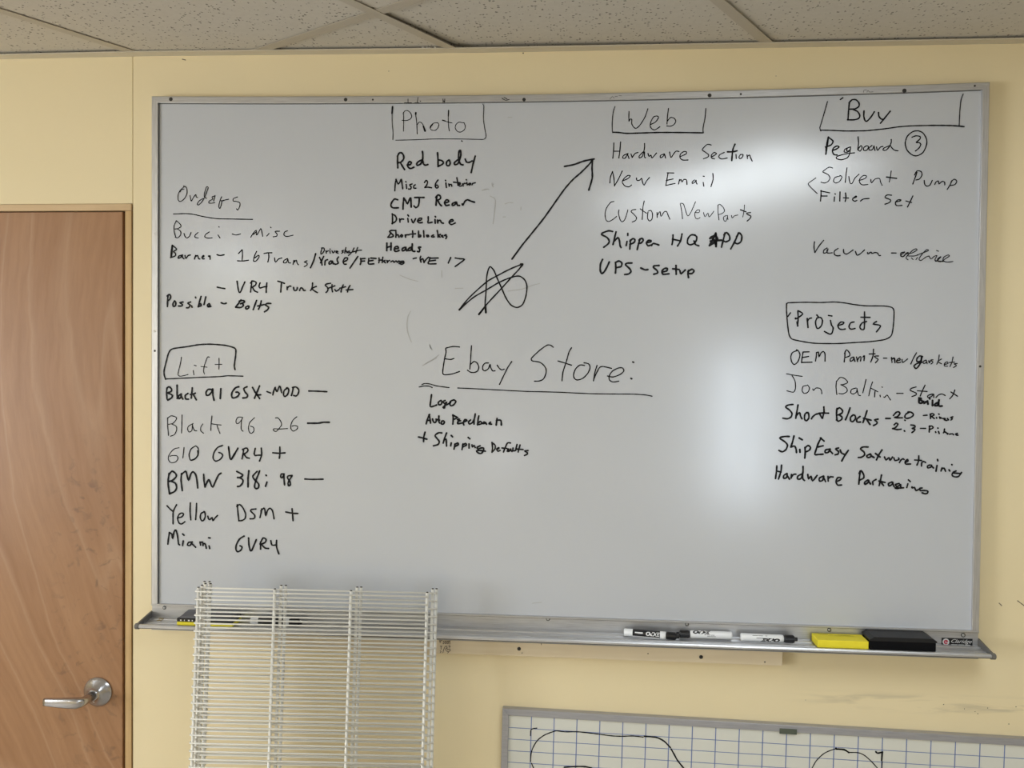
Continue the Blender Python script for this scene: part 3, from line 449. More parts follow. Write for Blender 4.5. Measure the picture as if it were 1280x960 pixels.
# opening is only 16 mm deep before the backing wall; the drywall / panelling in front of it
def panel(x0, x1, z0, z1): return box('wall_panel', (x0,YW,z0), (x1,0.036,z1), WALL, wf, bevel=0.0008)
panel(X0, LX-0.001, 0, ZT)
panel(LX-0.0002, SEAM-0.0005, DTOP, ZT)
panel(max(JX1+0.0022, SEAM+0.0004), SEAM+1.2192*2, 0, ZT)
panel(SEAM+1.2192*2+0.001, X1, 0, ZT)
box('wall_right', (X1,Y0-0.1,0), (X1+0.1,0.14,ZT), WALL, kind='structure')
LY0, LY1, LZ0, LZ1 = -3.0, -1.6, 0.85, 1.95              # window in the wall on the door side
bm = bmesh.new()
add_box(bm, (X0-0.1,Y0-0.1,0), (X0,LY0,ZT)); add_box(bm, (X0-0.1,LY1,0), (X0,0.14,ZT))
add_box(bm, (X0-0.1,LY0,0), (X0,LY1,LZ0)); add_box(bm, (X0-0.1,LY0,LZ1), (X0,LY1,ZT))
link('wall_left', fin(bm,'wall_left'), WALL, kind='structure')
WX0, WX1, WZ0, WZ1 = 1.90, 2.42, 0.62, 1.86             # the window behind the photographer
bm = bmesh.new()
add_box(bm, (X0,Y0-0.1,0), (0.20,Y0,ZT)); add_box(bm, (0.46,Y0-0.1,0), (WX0,Y0,ZT)); add_box(bm, (WX1,Y0-0.1,0), (X1,Y0,ZT))
add_box(bm, (0.20,Y0-0.1,0), (0.46,Y0,0.88)); add_box(bm, (0.20,Y0-0.1,1.20), (0.46,Y0,ZT))
add_box(bm, (WX0,Y0-0.1,0), (WX1,Y0,WZ0)); add_box(bm, (WX0,Y0-0.1,WZ1), (WX1,Y0,ZT))
link('wall_back', fin(bm,'wall_back'), WALL, kind='structure')
m, t, b = nt('window_glass', (1,1,1), 0.0); tr = node(t, 'ShaderNodeBsdfTransparent'); gl = node(t, 'ShaderNodeBsdfGlossy'); gl.inputs['Roughness'].default_value = 0.01
ms = node(t, 'ShaderNodeMixShader'); ms.inputs[0].default_value = 0.06; t.links.new(tr.outputs[0], ms.inputs[1]); t.links.new(gl.outputs[0], ms.inputs[2])
t.links.new(ms.outputs[0], t.nodes['Material Output'].inputs['Surface']); GLASS = m
WHITET = nt('white_window_frame', (0.75,0.75,0.73), 0.4)[0]
bm = bmesh.new(); e = 0.035
for a in (((WX0,Y0-0.08,WZ0),(WX0+e,Y0-0.01,WZ1)), ((WX1-e,Y0-0.08,WZ0),(WX1,Y0-0.01,WZ1)), ((WX0+e,Y0-0.08,WZ0),(WX1-e,Y0-0.01,WZ0+e)), ((WX0+e,Y0-0.08,WZ1-e),(WX1-e,Y0-0.01,WZ1))): add_box(bm, *a)
wn = link('window_1', fin(bm,'window_1'), WHITET, kind='structure')
box('window_pane', (WX0+e,Y0-0.05,WZ0+e), (WX1-e,Y0-0.046,WZ1-e), GLASS, wn)
la = bpy.data.lights.new('daylight', 'AREA'); la.shape = 'RECTANGLE'; la.size = WX1-WX0; la.size_y = WZ1-WZ0; la.color = (0.80,0.90,1.0)
la.energy = LIGHT['window']*(WX1-WX0)*(WZ1-WZ0)*3.1416
lo = bpy.data.objects.new('daylight', la); COL.objects.link(lo); lo.location = ((WX0+WX1)/2, Y0-0.13, (WZ0+WZ1)/2); lo.rotation_euler = (math.radians(90),0,0)

bm = bmesh.new()
for a in (((X0-0.08,LY0,LZ0),(X0-0.01,LY0+e,LZ1)), ((X0-0.08,LY1-e,LZ0),(X0-0.01,LY1,LZ1)), ((X0-0.08,LY0+e,LZ0),(X0-0.01,LY1-e,LZ0+e)), ((X0-0.08,LY0+e,LZ1-e),(X0-0.01,LY1-e,LZ1)), ((X0-0.07,(LY0+LY1)/2-0.02,LZ0+e),(X0-0.02,(LY0+LY1)/2+0.02,LZ1-e))): add_box(bm, *a)
wn2 = link('window_2', fin(bm,'window_2'), WHITET, kind='structure')
box('window_pane', (X0-0.05,LY0+e,LZ0+e), (X0-0.046,LY1-e,LZ1-e), GLASS, wn2)
la = bpy.data.lights.new('daylight', 'AREA'); la.shape = 'RECTANGLE'; la.size = LY1-LY0; la.size_y = LZ1-LZ0; la.color = (0.92,0.96,1.0)
la.energy = LIGHT['window_left']*(LY1-LY0)*(LZ1-LZ0)*3.1416
lo = bpy.data.objects.new('daylight', la); COL.objects.link(lo); lo.location = (X0-0.13, (LY0+LY1)/2, (LZ0+LZ1)/2); lo.rotation_euler = (math.radians(90),0,math.radians(-90))

e2 = 0.02; bm = bmesh.new()  # unseen small window added for the soft glow reflected in the board
for a in (((0.20,Y0-0.08,0.88),(0.22,Y0-0.01,1.20)), ((0.44,Y0-0.08,0.88),(0.46,Y0-0.01,1.20)), ((0.22,Y0-0.08,0.88),(0.44,Y0-0.01,0.90)), ((0.22,Y0-0.08,1.18),(0.44,Y0-0.01,1.20))): add_box(bm, *a)
wn3 = link('glow_window', fin(bm,'glow_window'), WHITET, kind='structure')
box('window_pane', (0.22,Y0-0.05,0.90), (0.44,Y0-0.046,1.18), GLASS, wn3)
la = bpy.data.lights.new('daylight', 'AREA'); la.shape = 'RECTANGLE'; la.size = 0.26; la.size_y = 0.32; la.color = (1.0,0.93,0.86)
la.energy = LIGHT['glow_small']*0.26*0.32*3.1416
lo = bpy.data.objects.new('daylight', la); COL.objects.link(lo); lo.location = (0.33, Y0-0.13, 1.04); lo.rotation_euler = (math.radians(90),0,0)  # warm lamp of the added window, there only for that glow

# suspended ceiling, its grid turned 32 degrees against this wall
TH = math.radians(58.0); DV = (math.cos(TH), math.sin(TH)); EV = (math.sin(TH), -math.cos(TH))
def uv(u, s): return (u*EV[0]+s*DV[0], u*EV[1]+s*DV[1])
UL = {-1:-0.052-0.612, 0:-0.052, 1:0.572, 2:1.153, 3:1.765, 4:2.376}        # centre lines of the long tees
def U(k): return UL[k] if k in UL else (UL[4]+(k-4)*0.6096 if k > 4 else UL[-1]+(k+1)*0.6096)
def SS(j): return 0.123 + j*1.2192
def clip(poly):
    for ax, lim, sg in ((0,X0,1),(0,X1,-1),(1,Y0,1),(1,YW-0.001,-1)):
        out = []
        for i in range(len(poly)):
            a, c_ = poly[i-1], poly[i]; da, dc = (a[ax]-lim)*sg, (c_[ax]-lim)*sg
            if (da >= 0) != (dc >= 0):
                f = da/(da-dc); out.append((a[0]+(c_[0]-a[0])*f, a[1]+(c_[1]-a[1])*f))
            if dc >= 0: out.append(c_)
        poly = out
        if not poly: return []
    return poly
def slab(name, poly, z0, th, mat, parent, dzf=None, **kw):
    poly = clip(poly)
    if len(poly) < 3: return None
    bm = bmesh.new(); A = []; B = []
    for x, y in poly:
        z = zc(x)+z0+(dzf(x,y) if dzf else 0); A.append(bm.verts.new((x,y,z))); B.append(bm.verts.new((x,y,z+th)))
    k = len(poly)
    for j in range(k): bm.faces.new((A[j], A[(j+1)%k], B[(j+1)%k], B[j]))
    bm.faces.new(A); bm.faces.new(B); return link(name, fin(bm, name), mat, parent, **kw)
ceil = box('ceiling', (X0,Y0,H0+0.24), (X1,YW,H0+0.29), TEE, kind='structure')
LAMPS = {(3,-1):'troffer', (-2,-3):'troffer_left', (1,-4):'troffer_back'}
lamp_cells = []
for k in range(-8, 9):
    for j in range(-6, 5):
        u0, u1, s0_, s1_ = U(k)+0.006, U(k+1)-0.006, SS(j)+0.006, SS(j+1)-0.006
        poly = [uv(u0,s0_), uv(u1,s0_), uv(u1,s1_), uv(u0,s1_)]
        if not clip(poly): continue
        if (k,j) in LAMPS: lamp_cells.append((k,j,u0,u1,s0_,s1_)); continue
        lift = {(1,0):(0.0045,0.0), (0,0):(0.0,0.001), (-1,0):(0.002,0.0), (2,0):(0.002,0.0)}.get((k,j), (random.random()*0.001,0.0))
        if (k,j) == (1,0): f = lambda x, y: 0.0085*max(0, 1-max(0,-y)/0.5)*max(0.25, 1-abs(x-0.72)/0.5)+0.0008
        elif (k,j) in ((0,0),(-1,0),(-1,-1),(-1,1),(2,0),(2,1)): f = lambda x, y: 0.0032*max(0.3, 1+y/0.5)
        else: f = (lambda L: (lambda x, y: L))(lift[0])
        if (k,j) == (1,0):
            a, c_ = uv(u0,s0_), uv(u0,s1_)                # one more corner where the tile has lifted off the trim
        slab('ceiling_tile', poly, 0.0036, 0.015, TILE, ceil, f)
for k in range(-8, 10):
    slab('ceiling_tee', [uv(U(k)-0.012,SS(-6)), uv(U(k)+0.012,SS(-6)), uv(U(k)+0.012,SS(5)), uv(U(k)-0.012,SS(5))], 0.0014, 0.0014, TEE, ceil)
for j in range(-6, 6):
    for k in range(-8, 9):
        slab('ceiling_cross_tee', [uv(U(k)+0.012,SS(j)-0.012), uv(U(k+1)-0.012,SS(j)-0.012), uv(U(k+1)-0.012,SS(j)+0.012), uv(U(k)+0.012,SS(j)+0.012)], 0.0016, 0.0012, TEE, ceil)
bm = bmesh.new()
add_extrude_x(bm, [(YW,0.0),(YW,0.024),(YW-0.0012,0.024),(YW-0.0012,0.0022),(YW-0.0285,0.0022),(YW-0.0290,-0.0006),(YW-0.0275,-0.0006),(YW-0.0265,0.0)], X0, X1, 0, zc, 60)
link('trim_1', fin(bm,'trim_1'), ANGLE, kind='structure')
# chalky crumbs of a broken tile on the wall angle
bm = bmesh.new()
for k in range(7):
    x = P(528,60,YW).x + random.uniform(0,0.035); y = YW-0.0285+random.uniform(-0.001,0.004)
    r = bmesh.ops.create_icosphere(bm, subdivisions=1, radius=random.uniform(0.0012,0.0026), matrix=Matrix.Translation((x,y,zc(x)+0.0035)))
    for v_ in r['verts']: v_.co += Vector((random.uniform(-1,1),random.uniform(-1,1),random.uniform(-1,1)))*0.0006
o = link('tile_crumbs', fin(bm,'tile_crumbs'), nt('gypsum_crumb',(0.75,0.74,0.72),0.9)[0]); o['kind']='stuff'; o['label']='small white crumbs of ceiling tile on the wall trim above the board'; o['category']='crumbs'

for (k,j,u0,u1,s0_,s1_) in lamp_cells:                    # fluorescent troffers lying in the grid
    cu_, cs_ = (u0+u1)/2, (s0_+s1_)/2; cx_, cy_ = uv(cu_,cs_)
    names = {(3,-1):'ceiling light nearest the whiteboard, in its upper right reflection', (-2,-3):'ceiling light behind the photographer on the door side', (1,-4):'ceiling light farthest from the whiteboard'}
    root = empty('ceiling_light', (cx_,cy_,zc(cx_)+0.003), 'recessed white fluorescent '+names[(k,j)], 'light')
    def rect(name, du, ds, z0, z1, mat):
        bm = bmesh.new(); A = []; B = []
        for su, ss_ in ((-1,-1),(1,-1),(1,1),(-1,1)):
            x, y = uv(su*du, ss_*ds); A.append(bm.verts.new((x,y,z0))); B.append(bm.verts.new((x,y,z1)))
        for q in range(4): bm.faces.new((A[q],A[(q+1)%4],B[(q+1)%4],B[q]))
        bm.faces.new(A); bm.faces.new(B); return link(name, fin(bm,name), mat, root)
    du, ds = (u1-u0)/2, (s1_-s0_)/2
    em, t, b = nt('lit_prismatic_lens', (0.9,0.9,0.9), 0.4); b.inputs['Emission Color'].default_value = (0.86,0.94,1.0,1); b.inputs['Emission Strength'].default_value = LIGHT[LAMPS[(k,j)]]
    rect('housing', du, ds, 0.014, 0.10, WHITET); rect('lens', du-0.03, ds-0.03, 0.002, 0.006, em)
    bm = bmesh.new()
    for a, c_ in (((-du,-ds),(du,-ds+0.03)), ((-du,ds-0.03),(du,ds)), ((-du,-ds+0.03),(-du+0.03,ds-0.03)), ((du-0.03,-ds+0.03),(du,ds-0.03))):
        q = [uv(a[0],a[1]), uv(c_[0],a[1]), uv(c_[0],c_[1]), uv(a[0],c_[1])]
        A = [bm.verts.new((x,y,0.0)) for x,y in q]; B = [bm.verts.new((x,y,0.013)) for x,y in q]
        for i in range(4): bm.faces.new((A[i],A[(i+1)%4],B[(i+1)%4],B[i]))
        bm.faces.new(A); bm.faces.new(B)
    link('frame', fin(bm,'frame'), WHITET, root)

# ------------------------------------------------------------------ door
DY = 0.0225
dtop = P(80,265,DY).z; dx1 = P(153.2,600,DY).x; dx0 = LX+0.0185+0.004
door = box('door_1', (dx0,DY,0.008), (dx1,0.0355,dtop), DOOR, kind='structure', bevel=0.0012)
dg = box('door_gap', (LX+0.01,0.033,0.0), (JX0+0.012,0.0358,DTOP-0.002), DARK, door)
box('door_jamb', (JX0,0.0175,0), (JX1,0.0355,DTOP-0.0165), JAMB, door, bevel=0.0008)
box('door_jamb', (LX,0.0175,0), (LX+0.0185,0.0355,DTOP-0.0165), JAMB, door, bevel=0.0008)
box('door_jamb', (LX,0.0175,DTOP-0.0160), (JX1-0.0006,0.0355,DTOP-0.0008), JAMBH, door, bevel=0.0008)
hc = P(122.8,864.5,DY); 
bm = bmesh.new(); add_lathe(bm, (hc.x,DY+0.0005,hc.z), (0,-1,0), [(0,0.0345),(0.0025,0.0348),(0.0045,0.0336),(0.008,0.0285),(0.013,0.0215),(0.018,0.0158),(0.0225,0.0130),(0.026,0.0122)], 48)
hd = link('door_handle', fin(bm,'door_handle',True), NICKEL, door)
bm = bmesh.new()
# neck, elbow and flat tapering lever as one rounded casting
sec = [(0.000,0.000,0.0104,0.0104),(0.0,-0.022,0.0102,0.0102),(-0.0006,-0.034,0.0102,0.0104),(-0.003,-0.042,0.0102,0.0116),(-0.011,-0.0475,0.0090,0.0124),(-0.030,-0.0495,0.0076,0.0118),(-0.055,-0.0500,0.0070,0.0104),(-0.078,-0.0490,0.0064,0.0092),(-0.086,-0.0487,0.0056,0.0086)]
rings = []
for i, (x, y, th, hh) in enumerate(sec):
    a = sec[max(i-1,0)]; c_ = sec[min(i+1,len(sec)-1)]; d = Vector((c_[0]-a[0], c_[1]-a[1], 0)).normalized(); nn = Vector((-d.y, d.x, 0))
    p = Vector((hc.x+x, DY-0.024+y, hc.z))
    p_ = 3.0 if i > 3 else 2.0
    ring = []
    for q in range(20):
        an = 2*math.pi*q/20; ca, sa = math.cos(an), math.sin(an)
        ring.append(bm.verts.new(p + nn*th*math.copysign(abs(ca)**(2/p_), ca) + Vector((0,0,hh*math.copysign(abs(sa)**(2/p_), sa)))))
    rings.append(ring)
for A, B in zip(rings, rings[1:]):
    for q in range(20): bm.faces.new((A[q], A[(q+1)%20], B[(q+1)%20], B[q]))
bm.faces.new(rings[0]); bm.faces.new(rings[-1]); link('lever', fin(bm,'lever',True), NICKEL, hd)
scr = screw_mesh()
for dz in (0.0185,-0.0195):
    o = link('screw', scr, STEEL, hd); o.location = (hc.x-0.003, DY-0.0125, hc.z+dz); o.rotation_euler = (math.radians(-50 if dz>0 else 50),0,0)
for px, py in ((118.5,687),(143,673),(110,740),(145,880),(151,908),(117,765),(32,859)):
    pass

# nail holes and chips in the painted wall
bm = bmesh.new()
for px, py, r in ((1179.5,880.5,0.0011),(1205.5,886,0.0009),(1234.5,885,0.0010),(1218.8,889.5,0.0009),(1222,892,0.0009),(1270,883.5,0.0011),(1261,905,0.0011),(1222.5,892.2,0.0008),(1007,875,0.0007),(486,89,0.0009),(970,95,0.0008),(654,66.5,0.0016)):
    p = P(px,py,YW); add_lathe(bm, (p.x,YW,p.z), (0,-1,0), [(0,r),(0.0003,r)], 8)
link('nail_hole', fin(bm,'nail_hole'), HOLE, wf, kind='stuff')
bm = bmesh.new()
for st in (((1272,751),(1276,754),(1280,757)), ((1249,754),(1252,757)), ((228,74),(232,75))):
    ribbon(bm, [P(a,c_,YW-0.0004) for a, c_ in st], 0.0022)
me = bpy.data.meshes.new('scuff'); bm.to_mesh(me); bm.free(); link('scuff', me, nt('scuff_brown',(0.16,0.12,0.08),0.7)[0], wf)

# ------------------------------------------------------------------ whiteboard
FY = -0.006
def bow(x):
    tt = min(1, max(0, x/1.803)); return -0.0098*4*tt*(1-tt)
wb = empty('whiteboard', (0.9016, YW, H0-1.2066), 'large white dry-erase board with aluminium frame and tray, covered in handwriting', 'whiteboard')
WBI = Matrix.Translation(-wb.location)
def onb(o): o.matrix_parent_inverse = WBI; return o       # parts are written in room coordinates
ZB = H0-1.1465
bm = bmesh.new(); N = 24
top = [(0.0-0.003+(1.809)*i/N, H0+0.004+bow(1.803*i/N)) for i in range(N+1)]
add_prism(bm, [(-0.003,ZB-0.004)]+top+[(1.806,ZB-0.004)], 0.0, 0.012)
onb(link('writing_surface', fin(bm,'writing_surface'), ENAMEL, wb))
TRX, BRX = P(1226.6,113,0).x, P(1213.4,787.3,0).x
# frame: top rail follows the slight sag of the upper edge
bm = bmesh.new(); rp = [(0.0005,0.0),(-0.0056,0.0002),(-0.006,0.0010),(-0.006,0.0135),(-0.0045,0.0155),(0.018,0.0155),(0.018,0.0)]
n_ = 30; rings = []
for i in range(n_+1):
    f = i/n_; ring = []
    for y, z in rp:
        xa = -z*0.97; xb_ = TRX+z*0.97; x = xa+(xb_-xa)*f; ring.append(bm.verts.new((x, y, H0+bow(TRX*f)+z)))
    rings.append(ring)
for A, B in zip(rings, rings[1:]):
    for q in range(len(rp)): bm.faces.new((A[q], A[(q+1)%len(rp)], B[(q+1)%len(rp)], B[q]))
bm.faces.new(rings[0]); bm.faces.new(rings[-1])
onb(link('frame_rail', fin(bm,'frame_rail'), ALU, wb))
for side, xt, xb2 in ((-1,0.0,0.0),(1,TRX,BRX)):
    bm = bmesh.new(); A = []; B = []
    for y, d in rp:
        A.append(bm.verts.new((xt+side*d*0.97, y, H0+d))); B.append(bm.verts.new((xb2+side*d*0.97, y, ZB)))
    for q in range(len(rp)): bm.faces.new((A[q], A[(q+1)%len(rp)], B[(q+1)%len(rp)], B[q]))
    bm.faces.new(A); bm.faces.new(B); onb(link('frame_rail', fin(bm,'frame_rail'), ALUV, wb))
EDGELINE = nt('dark_edge_line', (0.06,0.06,0.055), 0.6)[0]
bm = bmesh.new()
for x0_, x1_ in ((0.0002,0.0016),):
    vs_ = [bm.verts.new(q) for q in ((x0_,-0.0008,ZB),(x1_,-0.0008,ZB),(x1_,-0.0008,H0-0.0005),(x0_,-0.0008,H0-0.0005))]; bm.faces.new(vs_)
for i in range(24):
    xa, xb_ = 0.001+1.80*i/24, 0.001+1.80*(i+1)/24
    vs_ = [bm.verts.new(q) for q in ((xa,-0.0008,H0+bow(xa)-0.0012),(xb_,-0.0008,H0+bow(xb_)-0.0012),(xb_,-0.0008,H0+bow(xb_)+0.0004),(xa,-0.0008,H0+bow(xa)+0.0004))]; bm.faces.new(vs_)
onb(link('inner_edge_line', fin(bm,'inner_edge_line'), EDGELINE, wb))  # dark line drawn along the frame's left and top inner edges
# tray extrusion: bead, back plate, ribbed shelf, rounded front rail
BL, BR_ = -0.0145, 1.8185
tp = [(0.016,0.0),(-0.0052,0.0),(-0.0066,-0.0012),(-0.0066,-0.0036),(-0.0050,-0.0046),(-0.0022,-0.0048),(-0.0022,-0.032),(-0.010,-0.0345),(-0.0105,-0.0322),(-0.0150,-0.0322),(-0.0156,-0.0345),
      (-0.036,-0.0352),(-0.0365,-0.0328),(-0.0415,-0.0328),(-0.042,-0.0352),(-0.058,-0.0352),(-0.0600,-0.0315),(-0.0640,-0.0295),(-0.0680,-0.0302),(-0.0700,-0.0330),(-0.0698,-0.0365),(-0.0670,-0.0388),(-0.0630,-0.0390),
      (-0.0590,-0.0372),(-0.0022,-0.0372),(-0.0022,-0.0560),(-0.0052,-0.0575),(-0.0052,-0.0605),(0.0,-0.0612),(0.016,-0.0612)]
ztf = lambda x: -0.0005 + 0.0
ALUD = nt('darker_aluminium', (0.34,0.34,0.35), 0.42, 0.7)[0]
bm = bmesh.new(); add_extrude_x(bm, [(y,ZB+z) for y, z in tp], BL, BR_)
for f_ in bm.faces:                                      # lower flange and underside get a darker metal colour than the shelf
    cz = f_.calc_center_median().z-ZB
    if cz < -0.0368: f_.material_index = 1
    if -0.0049 < cz < -0.0038 or -0.0389 < cz < -0.0376: f_.material_index = 2  # shade under bead and front rail painted in as dark facets
tray = onb(link('marker_tray', fin(bm,'marker_tray'), [ALU, ALUD, EDGELINE], wb))
def part(name, me, mat, parent=wb): o = link(name, me, mat, parent); return onb(o)
for sd, x in ((-1,BL),(1,BR_)):
    bm = bmesh.new(); x0_, x1_ = (x-0.0035, x+0.0005) if sd < 0 else (x-0.0005, x+0.0035)
    prof = [(0.012,-0.018),(-0.004,-0.0185),(-0.060,-0.0275),(-0.0655,-0.0282),(-0.0705,-0.0315),(-0.0720,-0.0350),(-0.0705,-0.0390),(-0.0655,-0.0412),(-0.058,-0.0405),(-0.004,-0.0400),(0.012,-0.0395)]
    add_extrude_x(bm, [(y,ZB+z) for y, z in prof], x0_, x1_); add_lathe(bm, ((x0_+x1_)/2-sd*0.004,-0.0650,ZB-0.0345), (sd,0,0), [(0,0.0066),(0.008,0.0066),(0.0095,0.0050)], 18)
    onb(link('end_cap', fin(bm,'end_cap'), CAP, wb))
scg = screw_mesh(0.0026, 0.0016, True); scg.materials.append(STEEL); scg.materials.append(HOLE)
for px, py, r in ((205.5,759,.0036),(685,773,.0038),(858.7,779.4,.0038),(1036.5,786.6,.0038),(1204,793.2,.0040)):
    p = P(px,py,-0.0025); o = onb(link('screw', scg, None, wb)); o.location = p+Vector((0,0,-0.0012)); o.scale = (r/0.0032,)*3
for px, py, r in ((213,783.6,.0024),(1120,816.2,.0026)):
    p = P(px,py,-0.0055); o = onb(link('screw', scg, None, wb)); o.location = p; o.scale = (r/0.0032,)*3
scd = screw_mesh(); scd.materials.append(HOLE)
for px, py, r in ((213.5,124,.0046),(432,124.5,.0042),(466,124.6,.0022),(655,124.5,.0040),(887,119.2,.0044),(926,117.6,.0024),(1130.5,113.4,.0046),(1218.5,107.3,.0022),(193.5,438.5,.0026),(1225.2,458,.0026)):
    p = P(px,py,FY); o = onb(link('screw', scd, None, wb)); o.location = p+Vector((0,0.0004,0)); o.scale = (r/0.0032,0.8,r/0.0032)
for px, py in ((194,292),(193.3,414)):
    p = P(px,py,FY); o = onb(link('screw', scr, STEEL, wb)); o.location = p+Vector((0,0.0004,0)); o.scale = (0.9,0.8,0.9)
def ink(entries, name, mat, y, parent=wb, fixer=onb, gap=1.9):
    for ox, oy, z, wd, s in entries:
        words = []                                      # strokes that lie close together make one word
        for st in s.split(';'):
            q = [(ox+float(a.split(',')[0])/z, oy+float(a.split(',')[1])/z) for a in st.split()]
            bb = [min(a[0] for a in q)-gap, min(a[1] for a in q)-gap, max(a[0] for a in q)+gap, max(a[1] for a in q)+gap]
            grp = [q]; rest = []
            for g, b2 in words:
                if b2[0] < bb[2] and bb[0] < b2[2] and b2[1] < bb[3] and bb[1] < b2[3]:
                    grp = g+grp; bb = [min(bb[0],b2[0]), min(bb[1],b2[1]), max(bb[2],b2[2]), max(bb[3],b2[3])]
                else: rest.append((g, b2))
            words = rest+[(grp, bb)]
        for g, b2 in words:
            bm = bmesh.new()
            for q in g: ribbon(bm, [P(a, c2, y) for a, c2 in q], wd*0.00172*(1.16 if wd > 1.65 else 1.06))
            me = bpy.data.meshes.new(name); bm.to_mesh(me); bm.free(); fixer(link(name, me, mat, parent))
ink(FAINT, 'wiped_writing', GHOST, -0.0004)
ink(INK, 'handwriting', INKM, -0.0008)
ink([(480,120,8,1.0,"240,30 240,68;205,68 275,68;340,15 332,68;310,68 350,70;362,50 366,55;590,30 592,68;608,30 606,68;595,50 604,52;1180,22 1215,42 1250,35;1200,15 1230,28")], 'handwriting', INKM, FY-0.0003)
ink([(745,115,8,0.9,"140,70 165,45 180,60;190,45 215,42;230,35 255,38"),(1005,110,8,0.9,"595,42 600,22 625,20;630,42 640,25 655,40 690,38")], 'wiped_writing', nt('grey_smear',(0.22,0.22,0.22),0.5)[0], FY-0.0003)
# maker's plate on the tray back
a, c_ = P(1177.2,797.3,-0.003), P(1216,807.3,-0.003)
plate = onb(box('maker_plate', (a.x,-0.0034,a.z-0.0170), (a.x+0.0635,-0.0018,a.z), BLACKP, wb, bevel=0.0003))
def flat_text(txt, size, x, y, z, mat, parent, name, shear=0.0, bold=0.0, rot=0.0, sx=1.0, fixer=onb):
    me = text_mesh(txt, size, shear, bold); R_ = Matrix.Translation((x,y,z)) @ Matrix.Rotation(rot,4,'Y') @ Matrix.Rotation(math.radians(90),4,'X') @ Matrix.Diagonal((sx,1,1,1))
    me.transform(R_); me.materials.clear(); return fixer(link(name, me, mat, parent))
idm = lambda o: o
bm = bmesh.new(); add_lathe(bm, (a.x+0.0085,-0.0033,a.z-0.0082), (0,-1,0), [(0,0.0070),(0.0005,0.0070)], 28)
onb(link('badge', fin(bm,'badge'), PRINTW, wb))
bm = bmesh.new(); cxb, czb = a.x+0.0085, a.z-0.0082
ribbon(bm, [Vector((cxb+0.0034*math.cos(q), -0.0040, czb+0.0034*math.sin(q))) for q in [math.radians(50+26*i) for i in range(11)]], 0.0026)
ribbon(bm, [Vector((cxb-0.0005,-0.0040,czb+0.0005)), Vector((cxb+0.0036,-0.0040,czb+0.0012))], 0.0022)
me = bpy.data.meshes.new('badge_print'); bm.to_mesh(me); bm.free(); onb(link('badge_print', me, RED, wb))
flat_text('Claridge', 0.0112, a.x+0.039, -0.0037, a.z-0.0062, PRINTW, wb, 'plate_lettering', shear=0.45, sx=1.15)
bm = bmesh.new()
for x0_, x1_ in ((0.020,0.032),(0.0345,0.046),(0.0485,0.058)): ribbon(bm, [Vector((a.x+x0_,-0.0037,a.z-0.0135)), Vector((a.x+x1_,-0.0037,a.z-0.0135))], 0.0011)
me = bpy.data.meshes.new('plate_lettering'); bm.to_mesh(me); bm.free(); onb(link('plate_lettering', me, PRINTW, wb))

# pine batten behind the lower edge of the board
pz0 = P(560,817,0.001).z; pz1 = H0-1.209; px0, px1 = P(246,800,0.001).x, P(978.3,825,0.001).x
bat = box('wooden_batten', (px0,0.0012,pz0), (px1,YW,pz1), PINE, bevel=0.0008, label='long raw pine batten screwed to the wall below the marker tray', cat='batten')
for px, py, r in ((648.8,811,.0042),(876.3,821.3,.0042),(810,817,.0013),(956,827.5,.0015),(652.5,816.3,.0012)):
    p = P(px,py,0.001); o = link('screw_hole', scd, None, bat); o.location = p; o.scale = (r/0.0032,0.6,r/0.0032)
bm = bmesh.new()
for st in ("125,262 130,300;125,275 145,268 160,262;195,275 178,285 195,300 185,318 175,312;215,275 208,300 220,318 232,300 228,275 215,275;250,275 243,300 252,318 265,300 262,275 250,275;272,280 285,270 285,318;130,355 160,355;145,355 145,405;215,352 190,400 175,460;240,350 228,365 245,375 235,390 250,400;270,345 290,355 285,372 270,365;225,385 215,410 235,425;250,415 275,400 295,420 270,440;240,440 265,445 250,465;130,430 145,440 130,460",):
    for s_ in st.split(';'): ribbon(bm, [P(540+float(q.split(',')[0])/12.8, 780+float(q.split(',')[1])/12.8, 0.0006) for q in s_.split()], 0.0013)
for s_ in ("618,330 622,352;612,338 628,334",): 
    for k_ in s_.split(';'): ribbon(bm, [P(560+float(q.split(',')[0])/5.33, 740+float(q.split(',')[1])/5.33, 0.0006) for q in k_.split()], 0.0016)
me = bpy.data.meshes.new('stamped_mark'); bm.to_mesh(me); bm.free(); link('stamped_mark', me, nt('stamp_ink',(0.08,0.05,0.035),0.7)[0], bat)

# ------------------------------------------------------------------ markers and erasers on the tray
TZ = ZB-0.0322+0.0001                                      # top of the tray's ribs
def wrap_text(txt, size, r, ang, x, mat, parent, name, flip=True, shear=0.0, bold=0.0, sx=1.0):
    me = text_mesh(txt, size, shear, bold); me.materials.clear()
    for v_ in me.vertices:
        tx, ty = v_.co.x*sx, v_.co.y
        if flip: tx, ty = -tx, -ty
        an = ang + ty/r; v_.co = Vector((x+tx, -(r+0.0002)*math.cos(an), (r+0.0002)*math.sin(an)))
    return link(name, me, mat, parent)
def print_bars(spans, h, r, ang, mat, parent):
    bm = bmesh.new()
    for x0_, x1_ in spans:
        q = [bm.verts.new((x, -(r+0.0002)*math.cos(an), (r+0.0002)*math.sin(an))) for x, an in ((x0_,ang-h/r/2),(x1_,ang-h/r/2),(x1_,ang+h/r/2),(x0_,ang+h/r/2))]; bm.faces.new(q)
    link('lettering', fin(bm,'lettering'), mat, parent)
